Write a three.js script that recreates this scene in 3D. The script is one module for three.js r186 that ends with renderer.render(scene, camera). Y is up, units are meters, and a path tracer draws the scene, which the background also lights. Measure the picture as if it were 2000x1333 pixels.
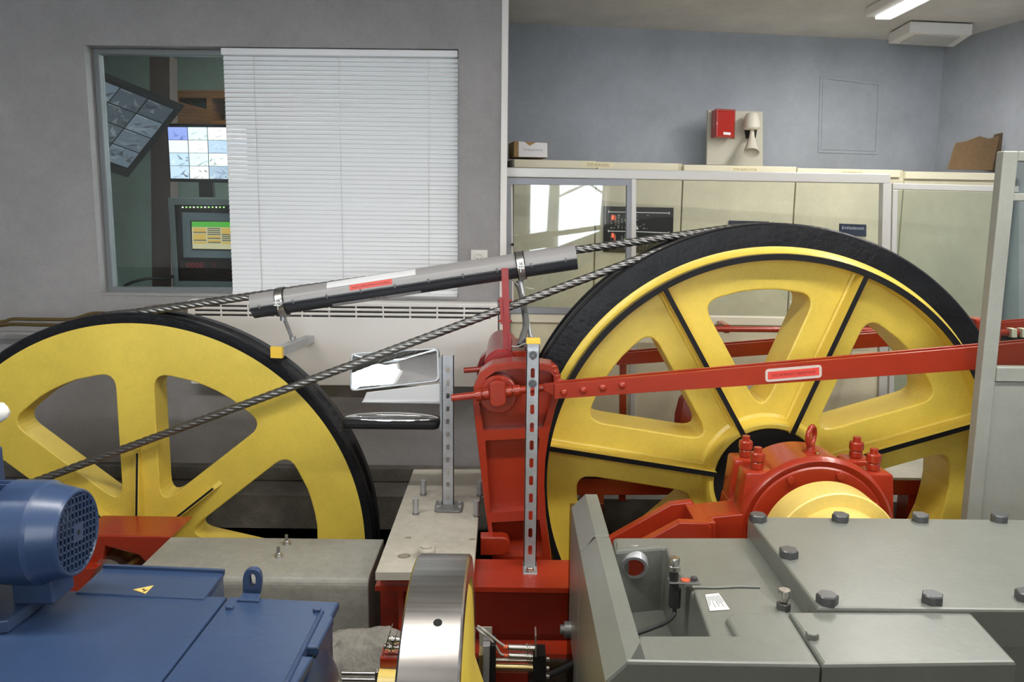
import * as THREE from 'three';
import { mergeGeometries, mergeVertices, toCreasedNormals } from 'three/addons/utils/BufferGeometryUtils.js';
import { RoundedBoxGeometry } from 'three/addons/geometries/RoundedBoxGeometry.js';
import { RectAreaLightUniformsLib } from 'three/addons/lights/RectAreaLightUniformsLib.js';

// ---------------------------------------------------------------- camera, sky, lights, exposure
const scene = new THREE.Scene();
const FOCAL = 1650, EYE = 1.45, PITCH = THREE.MathUtils.degToRad(9), ROLL = 0.011;
const camera = new THREE.PerspectiveCamera(2 * Math.atan(666.5 / FOCAL) * 180 / Math.PI, 2000 / 1333, 0.05, 60);
camera.rotation.order = 'YXZ';
camera.position.set(0, EYE, 0);
camera.rotation.set(-PITCH, 0, ROLL);
camera.updateMatrixWorld();
const renderer = new THREE.WebGLRenderer();
renderer.toneMapping = THREE.LinearToneMapping;
renderer.toneMappingExposure = 1.8;
renderer.shadowMap.enabled = true;
RectAreaLightUniformsLib.init();
scene.background = new THREE.Color(0.86, 0.92, 1.0);   // overcast winter sky outside the windows behind the camera
scene.backgroundIntensity = 9;

const CEIL = 2.56, FLOOR = 0.12, LOW = -0.06;
// fluorescent fixtures on the ceiling, rows running away from the camera: [x, z of the middle, length]
// [x, z of the middle, length, axis it runs along, label]
const FIXTURES = [
  [-0.95, -1.6, 2.0, 'x', 'long strip light on the ceiling over the blue motor and the small wheel'],
  [1.5, -1.6, 2.4, 'x', 'long strip light on the ceiling over the grey gearbox'],
  [2.02, -3.55, 2.7, 'z', 'slim strip light on the ceiling above the beige cabinets'],
  [0.0, 1.9, 4.6, 'x', 'long strip light on the ceiling over the visitors side of the barrier'],
];
const TUBE = 37;

// ---------------------------------------------------------------- pixels of the photograph to places
const V = (x, y, z) => new THREE.Vector3(x, y, z);
function ray(u, v) {
  let x = (u - 1000) / FOCAL, y = (666.5 - v) / FOCAL;
  [x, y] = [Math.cos(ROLL) * x - Math.sin(ROLL) * y, Math.sin(ROLL) * x + Math.cos(ROLL) * y];
  const c = Math.cos(PITCH), s = Math.sin(PITCH);
  return V(x, y * c - s, -(c + y * s));
}
const Z = (u, v, D) => { const r = ray(u, v); return r.multiplyScalar(D / -r.z).add(V(0, EYE, 0)); };       // on the upright plane D metres ahead
const Y = (u, v, y) => { const r = ray(u, v); return r.multiplyScalar((y - EYE) / r.y).add(V(0, EYE, 0)); }; // on the level plane at height y
const zpts = (D, pts) => pts.map(([u, v]) => { const p = Z(u, v, D); return [p.x, p.y]; });
const ypts = (y, pts) => pts.map(([u, v]) => { const p = Y(u, v, y); return [p.x, -p.z]; });                // plan: x and distance

// ---------------------------------------------------------------- random numbers and textures
let seed = 20231;
const rnd = () => { seed = (seed * 1664525 + 1013904223) >>> 0; return seed / 4294967296; };
const lattice = new Float32Array(65536).map(() => rnd());
const lat = (x, y, p) => lattice[((y % p + p) % p) * 256 + ((x % p + p) % p)];
function vnoise(x, y, p) {
  const xi = Math.floor(x), yi = Math.floor(y), fx = x - xi, fy = y - yi, sx = fx * fx * (3 - 2 * fx), sy = fy * fy * (3 - 2 * fy);
  const a = lat(xi, yi, p), b = lat(xi + 1, yi, p), c = lat(xi, yi + 1, p), d = lat(xi + 1, yi + 1, p);
  return a + (b - a) * sx + (c - a) * sy + (a - b - c + d) * sx * sy;
}
function dataTex(n, f, srgb, repeat = 1) {
  const d = new Uint8Array(n * n * 4);
  for (let j = 0; j < n; j++) for (let i = 0; i < n; i++) {
    const c = f(i / n, j / n), k = (j * n + i) * 4;
    for (let q = 0; q < 3; q++) d[k + q] = Math.max(0, Math.min(255, Math.round(c[q] * 255))); d[k + 3] = 255;
  }
  const t = new THREE.DataTexture(d, n, n);
  t.wrapS = t.wrapT = THREE.RepeatWrapping; t.magFilter = THREE.LinearFilter; t.repeat.set(repeat, repeat);
  if (srgb) t.colorSpace = THREE.SRGBColorSpace;
  t.needsUpdate = true;
  return t;
}
const again = (t, repeat) => { const c = t.clone(); c.repeat.set(repeat, repeat); c.needsUpdate = true; return c; };
const fineBump = dataTex(256, (u, v) => { const n = 0.6 * vnoise(u * 64, v * 64, 64) + 0.4 * vnoise(u * 128, v * 128, 128); return [n, n, n]; }, false, 3);
const coarseBump = dataTex(256, (u, v) => { const n = 0.5 * vnoise(u * 12, v * 12, 12) + 0.3 * vnoise(u * 40, v * 40, 40) + 0.2 * vnoise(u * 110, v * 110, 110); return [n, n, n]; }, false, 2);
const mottle = dataTex(512, (u, v) => { const n = 0.9 + 0.06 * vnoise(u * 9, v * 9, 9) + 0.03 * vnoise(u * 40, v * 40, 40) + 0.03 * vnoise(u * 200, v * 200, 200); return [n, n, n]; }, true, 0.6);
const speckle = dataTex(512, (u, v) => { const n = 0.82 + 0.1 * vnoise(u * 6, v * 6, 6) + 0.06 * vnoise(u * 50, v * 50, 50) + 0.06 * vnoise(u * 220, v * 220, 220); return [n, n, n]; }, true, 1);
const stain = dataTex(512, (u, v) => { const n = 0.62 + 0.22 * vnoise(u * 5, v * 5, 5) + 0.12 * vnoise(u * 22, v * 22, 22) + 0.08 * vnoise(u * 128, v * 128, 128); return [n, n * 0.985, n * 0.96]; }, true, 1);
const brushed = dataTex(512, (u, v) => { const n = 0.7 + 0.14 * vnoise(u * 3, v * 180, 180) + 0.16 * vnoise(u * 6, v * 90, 90); return [n, n, n]; }, true, 1);

// ---------------------------------------------------------------- materials
const lin = (r, g, b) => new THREE.Color().setRGB(r, g, b);
function mat(color, roughness, extra = {}) {
  const { phys, ...rest } = extra;
  return new (phys ? THREE.MeshPhysicalMaterial : THREE.MeshStandardMaterial)({ color, roughness, metalness: 0, ...rest });
}
const paint = (c, rough = 0.38, bump = 0.0005) => mat(c, rough, { phys: true, clearcoat: 0.35, clearcoatRoughness: 0.28, bumpMap: coarseBump, bumpScale: bump, map: mottle });
const M = {
  wall: mat(lin(0.38, 0.365, 0.365), 0.9, { map: mottle, bumpMap: again(fineBump, 5), bumpScale: 0.0006 }),
  wallBlue: mat(lin(0.42, 0.45, 0.5), 0.9, { map: mottle, bumpMap: again(fineBump, 5), bumpScale: 0.0006 }),
  ceiling: mat(lin(0.7, 0.68, 0.66), 0.95, { map: mottle, bumpMap: again(fineBump, 5), bumpScale: 0.0008 }),
  floor: mat(lin(0.27, 0.265, 0.25), 0.75, { map: stain, bumpMap: again(coarseBump, 2), bumpScale: 0.002 }),
  pit: mat(lin(0.25, 0.245, 0.23), 0.9, { map: stain }),
  greenWall: mat(lin(0.36, 0.47, 0.42), 0.9, { map: mottle }),
  brownWall: mat(lin(0.12, 0.09, 0.08), 0.9, { map: mottle }),
  wood: mat(lin(0.42, 0.2, 0.06), 0.55, { map: brushed }),
  white: mat(lin(0.84, 0.81, 0.78), 0.45),
  slat: mat(lin(0.88, 0.88, 0.9), 0.4),
  whitePlastic: mat(lin(0.78, 0.76, 0.72), 0.4),
  beige: mat(lin(0.66, 0.61, 0.45), 0.5, { map: mottle }),
  beigeEdge: mat(lin(0.66, 0.62, 0.5), 0.5),
  cream: mat(lin(0.74, 0.69, 0.52), 0.5),
  alu: mat(lin(0.56, 0.55, 0.53), 0.42, { metalness: 0.25 }),
  aluDark: mat(lin(0.2, 0.21, 0.22), 0.45, { metalness: 0.3 }),
  darkLine: mat(lin(0.025, 0.025, 0.022), 0.8),
  glass: mat(lin(0.96, 0.98, 0.97), 0.02, { phys: true, transmission: 1, thickness: 0, ior: 1.5 }),
  tintGlass: mat(lin(0.84, 0.88, 0.86), 0.02, { phys: true, transmission: 1, thickness: 0, ior: 1.5 }),
  plexi: mat(lin(0.62, 0.58, 0.52), 0.06, { phys: true, transmission: 1, thickness: 0, ior: 1.49 }),
  yellow: paint(lin(0.8, 0.6, 0.085), 0.42),
  yellowPale: paint(lin(0.88, 0.68, 0.19), 0.4),
  capYellow: mat(lin(0.85, 0.55, 0.06), 0.5),
  black: mat(lin(0.008, 0.0085, 0.011), 0.45, { phys: true, specularIntensity: 0.6, bumpMap: coarseBump, bumpScale: 0.003 }),
  blackMatt: mat(lin(0.01, 0.01, 0.011), 0.6, { phys: true, specularIntensity: 0.5 }),
  blackGrease: mat(lin(0.022, 0.021, 0.02), 0.35, { bumpMap: coarseBump, bumpScale: 0.001 }),
  red: paint(lin(0.37, 0.03, 0.009), 0.26, 0.0009),
  crimson: paint(lin(0.32, 0.02, 0.02), 0.32, 0.0009),
  blue: paint(lin(0.036, 0.07, 0.16), 0.34, 0.0006),
  gear: paint(lin(0.185, 0.197, 0.172), 0.4, 0.0006),
  plate: mat(lin(0.52, 0.49, 0.41), 0.5, { map: speckle, bumpMap: fineBump, bumpScale: 0.0003 }),
  concrete: mat(lin(0.335, 0.33, 0.29), 0.42, { map: speckle, bumpMap: coarseBump, bumpScale: 0.0015 }),
  rawConcrete: mat(lin(0.42, 0.41, 0.38), 0.9, { map: stain, bumpMap: coarseBump, bumpScale: 0.006 }),
  steel: mat(lin(0.62, 0.6, 0.57), 0.3, { metalness: 1 }),
  drum: mat(lin(0.66, 0.63, 0.6), 0.26, { metalness: 1, map: brushed }),
  zinc: mat(lin(0.5, 0.51, 0.53), 0.4, { metalness: 0.55, map: speckle }),
  zincPlate: mat(lin(0.28, 0.28, 0.27), 0.45, { metalness: 0.7, map: speckle }),
  chrome: mat(lin(0.8, 0.8, 0.8), 0.12, { metalness: 1 }),
  mirror: mat(lin(0.86, 0.87, 0.87), 0.015, { metalness: 1 }),
  brass: mat(lin(0.55, 0.42, 0.2), 0.3, { metalness: 1 }),
  bronzePipe: mat(lin(0.19, 0.135, 0.055), 0.35, { metalness: 0.6 }),
  rope: mat(lin(0.24, 0.235, 0.225), 0.33, { metalness: 0.85 }),
  boltDark: mat(lin(0.13, 0.135, 0.14), 0.38, { metalness: 0.6 }),
  hole: mat(lin(0.01, 0.01, 0.01), 0.9),
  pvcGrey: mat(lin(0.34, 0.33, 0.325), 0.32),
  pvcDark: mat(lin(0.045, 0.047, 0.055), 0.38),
  rubber: mat(lin(0.025, 0.025, 0.027), 0.6),
  hoseGrey: mat(lin(0.12, 0.12, 0.115), 0.5),
  cableGrey: mat(lin(0.45, 0.43, 0.4), 0.5),
  orangePlastic: mat(lin(0.7, 0.13, 0.06), 0.4),
  screenBezel: mat(lin(0.012, 0.012, 0.014), 0.35),
  panelGrey: mat(lin(0.22, 0.27, 0.28), 0.5),
  panelBlue: mat(lin(0.22, 0.27, 0.32), 0.5),
  sticker: mat(lin(0.82, 0.82, 0.83), 0.35),
  beacon: mat(lin(0.42, 0.012, 0.004), 0.18, { phys: true, clearcoat: 0.6 }),
  horn: mat(lin(0.66, 0.62, 0.53), 0.5),
  board: mat(lin(0.5, 0.48, 0.4), 0.6),
  cardboard: mat(lin(0.2, 0.125, 0.06), 0.85, { map: speckle }),
  cardboardDark: mat(lin(0.13, 0.085, 0.045), 0.85, { map: speckle }),
  paper: mat(lin(0.83, 0.82, 0.82), 0.7),
  ledGreen: new THREE.MeshStandardMaterial({ color: 0x102010, emissive: lin(0.5, 0.9, 0.3), emissiveIntensity: 1 }),
  ledWhite: new THREE.MeshStandardMaterial({ color: 0x202020, emissive: lin(0.9, 0.9, 0.85), emissiveIntensity: 1 }),
  ledRed: new THREE.MeshStandardMaterial({ color: 0x200505, emissive: lin(0.9, 0.12, 0.06), emissiveIntensity: 1 }),
  lampDim: new THREE.MeshStandardMaterial({ color: 0xffffff, emissive: lin(1, 0.97, 0.9), emissiveIntensity: 0.8 }),
  plexiClear: mat(lin(0.93, 0.93, 0.93), 0.08, { phys: true, transmission: 1, thickness: 0, ior: 1.49 }),
  sash: mat(lin(0.27, 0.28, 0.31), 0.45, { metalness: 0.2 }),
  signBlue: mat(lin(0.02, 0.03, 0.08), 0.5),
  cardboardTan: mat(lin(0.42, 0.26, 0.11), 0.85, { map: speckle }),
  guard: mat(lin(0.32, 0.325, 0.285), 0.45, { map: mottle }),
  labelPlate: mat(lin(0.62, 0.52, 0.47), 0.4),
  brightSheet: mat(lin(0.75, 0.75, 0.75), 0.35, { metalness: 0.4 }),
  stickerYellow: mat(lin(0.85, 0.62, 0.18), 0.45),
  wornSteel: mat(lin(0.3, 0.24, 0.15), 0.45, { metalness: 0.35, map: stain }),
  radiatorCore: mat(lin(0.5, 0.5, 0.5), 0.5),
  snow: mat(lin(0.8, 0.82, 0.86), 0.9),
  bark: mat(lin(0.08, 0.07, 0.065), 0.9),
};

// ---------------------------------------------------------------- geometry helpers (all in world metres)
function boxUV(g) {
  g = g.index ? g.toNonIndexed() : g;
  const p = g.attributes.position, n = g.attributes.normal, uv = new Float32Array(p.count * 2);
  for (let i = 0; i < p.count; i += 3) {
    const ax = Math.abs(n.getX(i) + n.getX(i + 1) + n.getX(i + 2)), ay = Math.abs(n.getY(i) + n.getY(i + 1) + n.getY(i + 2)), az = Math.abs(n.getZ(i) + n.getZ(i + 1) + n.getZ(i + 2));
    for (let k = i; k < i + 3; k++) {
      const x = p.getX(k), y = p.getY(k), z = p.getZ(k);
      uv.set(ax >= ay && ax >= az ? [z, y] : ay >= az ? [x, z] : [x, y], k * 2);
    }
  }
  g.setAttribute('uv', new THREE.BufferAttribute(uv, 2));
  return g;
}
const clean = g => { for (const k of Object.keys(g.attributes)) if (!['position', 'normal', 'uv'].includes(k)) g.deleteAttribute(k); return g; };
const merge = list => mergeGeometries(list.map(g => clean(g.index ? g.toNonIndexed() : g)), false);
function box(x0, x1, y0, y1, z0, z1, r = 0) {
  const w = Math.abs(x1 - x0), h = Math.abs(y1 - y0), d = Math.abs(z1 - z0);
  const g = r ? new RoundedBoxGeometry(w, h, d, 2, Math.min(r, w / 2.01, h / 2.01, d / 2.01)) : new THREE.BoxGeometry(w, h, d);
  return g.translate((x0 + x1) / 2, (y0 + y1) / 2, (z0 + z1) / 2);
}
function frameOf(axis, up) {
  const z = axis.clone().normalize();
  let u = up ? up.clone() : (Math.abs(z.y) > 0.9 ? V(0, 0, 1) : V(0, 1, 0));
  const x = u.cross(z).normalize(), y = z.clone().cross(x);
  return new THREE.Matrix4().makeBasis(x, y, z);
}
const place = (g, origin, axis, up) => g.applyMatrix4(frameOf(axis, up)).translate(origin.x, origin.y, origin.z); // local z runs along axis
function cyl(a, b, r0, r1 = r0, seg = 24, open = false) {
  const d = b.clone().sub(a), L = d.length();
  return place(new THREE.CylinderGeometry(r1, r0, L, seg, 1, open).rotateX(Math.PI / 2).translate(0, 0, L / 2), a, d);
}
function lathe(profile, origin, axis, seg = 48) {   // profile: [radius, distance along the axis]
  return place(new THREE.LatheGeometry(profile.map(([r, t]) => new THREE.Vector2(r, t)), seg).rotateX(Math.PI / 2), origin, axis);
}
const creased = (g, a = 0.6) => toCreasedNormals(g, a);
function hexNut(a, axis, af, h, up) {                // across flats, height; chamfered crown
  const R = af / 2 / Math.cos(Math.PI / 6);
  const g = new THREE.CylinderGeometry(R * 0.9, R, h * 0.16, 6).translate(0, h * 0.92, 0);
  const b = new THREE.CylinderGeometry(R, R, h * 0.84, 6).translate(0, h * 0.42, 0);
  return place(merge([g, b]).rotateX(Math.PI / 2), a, axis, up);
}
function tube(pts, r, seg = 48, rad = 10, closed = false) {
  return new THREE.TubeGeometry(new THREE.CatmullRomCurve3(pts, closed, 'centripetal'), seg, r, rad, closed);
}
function beam(a, b, w, h, up) {                      // rectangular bar from a to b
  const d = b.clone().sub(a), L = d.length();
  return place(new THREE.BoxGeometry(w, h, L).translate(0, 0, L / 2), a, d, up);
}
function roundPoly(pts, r) {                         // polygon with rounded corners, r one radius or one per corner
  const out = [], n = pts.length;
  for (let i = 0; i < n; i++) {
    const p = new THREE.Vector2(...pts[i]), a = new THREE.Vector2(...pts[(i + n - 1) % n]), b = new THREE.Vector2(...pts[(i + 1) % n]);
    const rr = Array.isArray(r) ? r[i] : r;
    if (!rr) { out.push([p.x, p.y]); continue; }
    const da = a.sub(p), db = b.sub(p), la = Math.min(rr, da.length() * 0.48), lb = Math.min(rr, db.length() * 0.48);
    const s = p.clone().add(da.normalize().multiplyScalar(la)), e = p.clone().add(db.normalize().multiplyScalar(lb));
    for (let k = 0; k <= 6; k++) { const t = k / 6; out.push([(1 - t) ** 2 * s.x + 2 * t * (1 - t) * p.x + t * t * e.x, (1 - t) ** 2 * s.y + 2 * t * (1 - t) * p.y + t * t * e.y]); }
  }
  return out;
}
const circle = (cx, cy, r, n = 40) => Array.from({ length: n }, (_, i) => [cx + r * Math.cos(i / n * 2 * Math.PI), cy + r * Math.sin(i / n * 2 * Math.PI)]);
function extrude(pts, holes, depth, bevel = 0, seg = 2) {
  const v2 = a => a.map(p => new THREE.Vector2(...p));
  const s = new THREE.Shape(v2(pts));
  for (const h of holes || []) s.holes.push(new THREE.Path(v2(h)));
  const b = Math.min(bevel, depth / 2.01);
  return new THREE.ExtrudeGeometry(s, { depth: depth - 2 * b, bevelEnabled: b > 0, bevelThickness: b, bevelSize: b, bevelOffset: -b, bevelSegments: seg, curveSegments: 1 }).translate(0, 0, b);
}
const front = (D, pts, depth, bevel = 0, holes) => extrude(pts, holes, depth, bevel).translate(0, 0, -D - depth);                     // outline in x, y; face at distance D
const frontPx = (D, px, depth, bevel = 0, holesPx) => front(D, zpts(D, px), depth, bevel, (holesPx || []).map(h => zpts(D, h)));
const slab = (y, plan, thick, bevel = 0, holes) => extrude(plan, holes, thick, bevel).rotateX(-Math.PI / 2).translate(0, y - thick, 0); // outline in x, distance; top at y
const slabPx = (y, px, thick, bevel = 0, holesPx) => slab(y, ypts(y, px), thick, bevel, (holesPx || []).map(h => ypts(y, h)));
const side = (x0, pts, len, bevel = 0, holes) => extrude(pts, holes, len, bevel).rotateY(Math.PI / 2).translate(x0, 0, 0);             // outline in distance, y; along x

// ---------------------------------------------------------------- scene bookkeeping
const taken = {};
const numbered = n => { const k = taken[n] = (taken[n] ?? -1) + 1; return k ? `${n}_${String(k).padStart(3, '0')}` : n; };
function part(name, geo, material, parent, label) {
  const m = new THREE.Mesh(material.map || material.bumpMap ? boxUV(geo) : geo, material);
  m.name = name; m.castShadow = m.receiveShadow = true;
  if (label) m.userData.label = label;
  parent.add(m);
  return m;
}
function partUV(name, geo, material, parent, label) {   // keeps the geometry's own uv
  const m = new THREE.Mesh(geo, material);
  m.name = name; m.castShadow = m.receiveShadow = true;
  if (label) m.userData.label = label;
  parent.add(m);
  return m;
}
function thing(name, label, category, group) {
  const o = new THREE.Group();
  o.name = numbered(name); o.userData = { label, category };
  if (group) o.userData.group = group;
  scene.add(o);
  return o;
}
function base(o) {                                     // moves a finished thing's origin to the middle of its base
  const b = new THREE.Box3().setFromObject(o), c = b.getCenter(V(0, 0, 0)); c.y = b.min.y;
  for (const k of o.children) k.position.sub(c);
  o.position.copy(c);
  return o;
}
function solo(name, geo, material, label, category, group) {
  const m = part(numbered(name), geo, material, scene);
  m.userData = { label, category };
  if (group) m.userData.group = group;
  return m;
}
function struct(name, geo, material, parent = scene) {
  const m = part(name, geo, material, parent);
  if (parent === scene) { m.userData.kind = 'structure'; }
  return m;
}
function canvasTex(w, h, draw) {
  const c = document.createElement('canvas'); c.width = w; c.height = h;
  draw(c.getContext('2d'), w, h);
  const t = new THREE.CanvasTexture(c); t.colorSpace = THREE.SRGBColorSpace; t.magFilter = THREE.LinearFilter;
  return t;
}
const printMat = (w, h, draw, rough = 0.5) => new THREE.MeshStandardMaterial({ map: canvasTex(w, h, draw), roughness: rough });
function screenMat(w, h, draw, glow) {
  const t = canvasTex(w, h, draw);
  return new THREE.MeshStandardMaterial({ color: 0x050505, roughness: 0.25, emissive: 0xffffff, emissiveMap: t, emissiveIntensity: glow });
}
function quad(a, b, c, d) {                            // lower left, lower right, upper right, upper left, with 0..1 uv
  const g = new THREE.BufferGeometry();
  g.setAttribute('position', new THREE.Float32BufferAttribute([a, b, c, d].flatMap(p => [p.x, p.y, p.z]), 3));
  g.setAttribute('uv', new THREE.Float32BufferAttribute([0, 0, 1, 0, 1, 1, 0, 1], 2));
  g.setIndex([0, 1, 2, 0, 2, 3]); g.computeVertexNormals();
  return g;
}
const text = (x, s, px, py, size, color, align = 'center', font = 'sans-serif', weight = '') => { x.fillStyle = color; x.font = `${weight} ${size}px ${font}`; x.textAlign = align; x.textBaseline = 'middle'; x.fillText(s, px, py); };
// ---------------------------------------------------------------- the room
const WALL = 4.0, WIN = { x0: -1.96, x1: -0.258, y0: 1.02, y1: 2.158 };
const WE = Z(984, 170, WALL).x;                        // free end of the wall with the control room window
struct('floor', slab(FLOOR, [[-3.7, 2.83], [4.9, 2.83], [4.9, 6.3], [-3.7, 6.3]], 0.4, 0, [[[-2.7, 2.9], [-2.7, 3.75], [2.2, 3.75], [2.2, 2.9]]]), M.floor);
struct('floor_front', slab(LOW, [[-3.7, -3.3], [4.9, -3.3], [4.9, 2.83], [-3.7, 2.83]], 0.12), M.floor);   // lower machine foundation in the foreground
struct('trim_1', merge([box(-2.8, 2.3, -1.3, -1.2, -3.85, -2.8), box(-2.8, 2.3, -1.2, FLOOR - 0.16, -3.85, -3.75), box(-2.8, 2.3, -1.2, FLOOR - 0.16, -2.9, -2.8), box(-2.8, -2.7, -1.2, FLOOR - 0.16, -3.75, -2.9), box(2.2, 2.3, -1.2, FLOOR - 0.16, -3.75, -2.9)]), M.pit);
struct('ceiling', box(-3.7, 4.9, CEIL, CEIL + 0.12, -6.4, 3.3), M.ceiling);
const rect = (x0, y0, x1, y1) => [[x0, y0], [x1, y0], [x1, y1], [x0, y1]];
struct('wall_back', front(WALL, rect(-3.7, FLOOR, WE, CEIL), 0.15, 0, [rect(WIN.x0, WIN.y0, WIN.x1, WIN.y1)]), M.wall);
struct('wall_left', box(-3.82, -3.7, FLOOR - 0.2, CEIL, -6.4, 3.3), M.wall);
// the deeper bay on the right: its back wall runs slightly away from the camera
const BAY = 9 * Math.PI / 180, BO = V(WE, 0, -5.38), BX = V(Math.cos(BAY), 0, -Math.sin(BAY)), BN = V(Math.sin(BAY), 0, Math.cos(BAY));
const PL = (u, v, d) => { const r = ray(u, v), e = V(0, EYE, 0); const t = (d - e.clone().sub(BO).dot(BN)) / r.dot(BN); const p = e.add(r.multiplyScalar(t)); return [p.clone().sub(BO).dot(BX), p.y]; };
const inBay = g => g.rotateY(BAY).translate(BO.x, 0, BO.z);
const bayPx = (d, px, depth, bevel = 0, holes) => inBay(extrude(px.map(([u, v]) => PL(u, v, d)), (holes || []).map(h => h.map(([u, v]) => PL(u, v, d))), depth, bevel).translate(0, 0, d - depth));
const bayBox = (x0, x1, y0, y1, z0, z1, r) => inBay(box(x0, x1, y0, y1, z0, z1, r));
const cornerX = PL(1845, 95, 0)[0];
const RW = BO.clone().add(BX.clone().multiplyScalar(cornerX)).x;
struct('wall_bay', bayBox(-0.1, cornerX + 0.15, FLOOR, CEIL, -0.12, 0), M.wallBlue);
struct('wall_right', bayBox(cornerX, cornerX + 0.12, LOW, CEIL, -0.12, 9.2), M.wallBlue);
struct('wall_return', box(WE - 0.12, WE, FLOOR, CEIL, -5.5, -WALL - 0.15), M.wallBlue);
struct('trim_2', box(WE - 0.012, WE + 0.018, FLOOR, CEIL, -WALL - 0.16, -WALL + 0.012, 0.004), M.white);
// wall behind the camera with two windows to the snowy outside
const REAR = [[0.18, 0.75, 1.3, 2.3], [-2.6, 0.75, -1.2, 2.3]];
struct('wall_front', extrude(rect(-3.7, LOW, 4.9, CEIL), REAR.map(r => rect(...r)), 0.15).translate(0, 0, 3.2), M.wall);
REAR.forEach(([x0, y0, x1, y1], i) => {
  const w = struct(`window_${i + 2}`, extrude(rect(x0, y0, x1, y1), [rect(x0 + 0.05, y0 + 0.05, x1 - 0.05, y1 - 0.05)], 0.06).translate(0, 0, 3.24), M.white);
  part('pane', box(x0 + 0.05, x1 - 0.05, y0 + 0.05, y1 - 0.05, 3.268, 3.272), M.glass, w);
});
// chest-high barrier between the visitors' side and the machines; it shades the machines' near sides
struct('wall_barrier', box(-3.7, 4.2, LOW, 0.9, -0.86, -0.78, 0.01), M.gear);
const yard = struct('ground', box(-40, 40, -0.5, -0.3, 3.5, 60), M.snow);
for (const [x, z, h, r, words] of [[1.7, 8, 5, 0.12, 'slender leafless tree in the snow, closest to the outside windows'], [0.9, 12, 6, 0.17, 'leafless tree in the snow standing behind the slender tree'], [3.4, 15, 7, 0.2, 'thick leafless tree in the snow farthest from the windows']]) {
  const t = thing('bare_tree', words, 'tree', 'bare trees outside the windows');
  part('trunk', cyl(V(x, -0.35, z), V(x + 0.15, h * 0.8, z), r, r * 0.45, 10), M.bark, t);
  for (let k = 0; k < 9; k++) {
    const y = h * (0.28 + 0.055 * k), a = k * 2.4, L = (h - y) * 0.55;
    part('branch', tube([V(x + 0.1, y, z), V(x + 0.1 + Math.cos(a) * L * 0.5, y + L * 0.25, z + Math.sin(a) * L * 0.4), V(x + Math.cos(a + 0.3) * L, y + L * 0.6, z + Math.sin(a) * L * 0.7)], r * 0.18, 8, 5), M.bark, t);
  }
  base(t);
}
// control room behind the window
struct('wall_control', box(-3.7, WE - 0.12, FLOOR, CEIL, -6.1, -6.0), M.greenWall);
// ---------------------------------------------------------------- ceiling lights
for (const [x, z, L, axis, words] of FIXTURES) {
  const f = thing('ceiling_light', words, 'ceiling light');
  const glow = new THREE.MeshStandardMaterial({ color: 0xffffff, roughness: 0.5, emissive: lin(0.86, 0.93, 1), emissiveIntensity: 0.6 });
  const bar = (w, l, y0, y1, r) => { const g = box(-w, w, y0, y1, -l, l, r); return (axis === 'x' ? g.rotateY(Math.PI / 2) : g).translate(x, 0, z); };
  part('housing', bar(0.09, L / 2, CEIL - 0.05, CEIL, 0.008), M.white, f);
  part('light_diffuser', bar(0.045, L / 2 - 0.03, CEIL - 0.068, CEIL - 0.05, 0.006), glow, f);
  base(f);
  const l = new THREE.RectAreaLight(lin(1, 0.97, 0.92), TUBE, axis === 'x' ? L - 0.06 : 0.09, axis === 'x' ? 0.09 : L - 0.06);
  l.position.set(x, CEIL - 0.075, z); l.rotation.x = -Math.PI / 2; l.name = 'strip_light';
  scene.add(l);
}
{ // flat ventilation box on the bay's ceiling
  const f = thing('ceiling_vent', 'flat white ventilation box hanging under the bay ceiling', 'vent');
  const pl = ypts(2.49, [[1735, 85], [1862, 92], [1898, 68], [1776, 63]]);
  part('housing', slab(2.552, pl, 0.062, 0.004), M.white, f);
  const c = pl.reduce((a, p) => [a[0] + p[0] / 4, a[1] + p[1] / 4], [0, 0]);
  part('grille', slab(2.489, pl.map(p => [c[0] + (p[0] - c[0]) * 0.72, c[1] + (p[1] - c[1]) * 0.72]), 0.006), M.alu, f);
  base(f);
}

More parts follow.
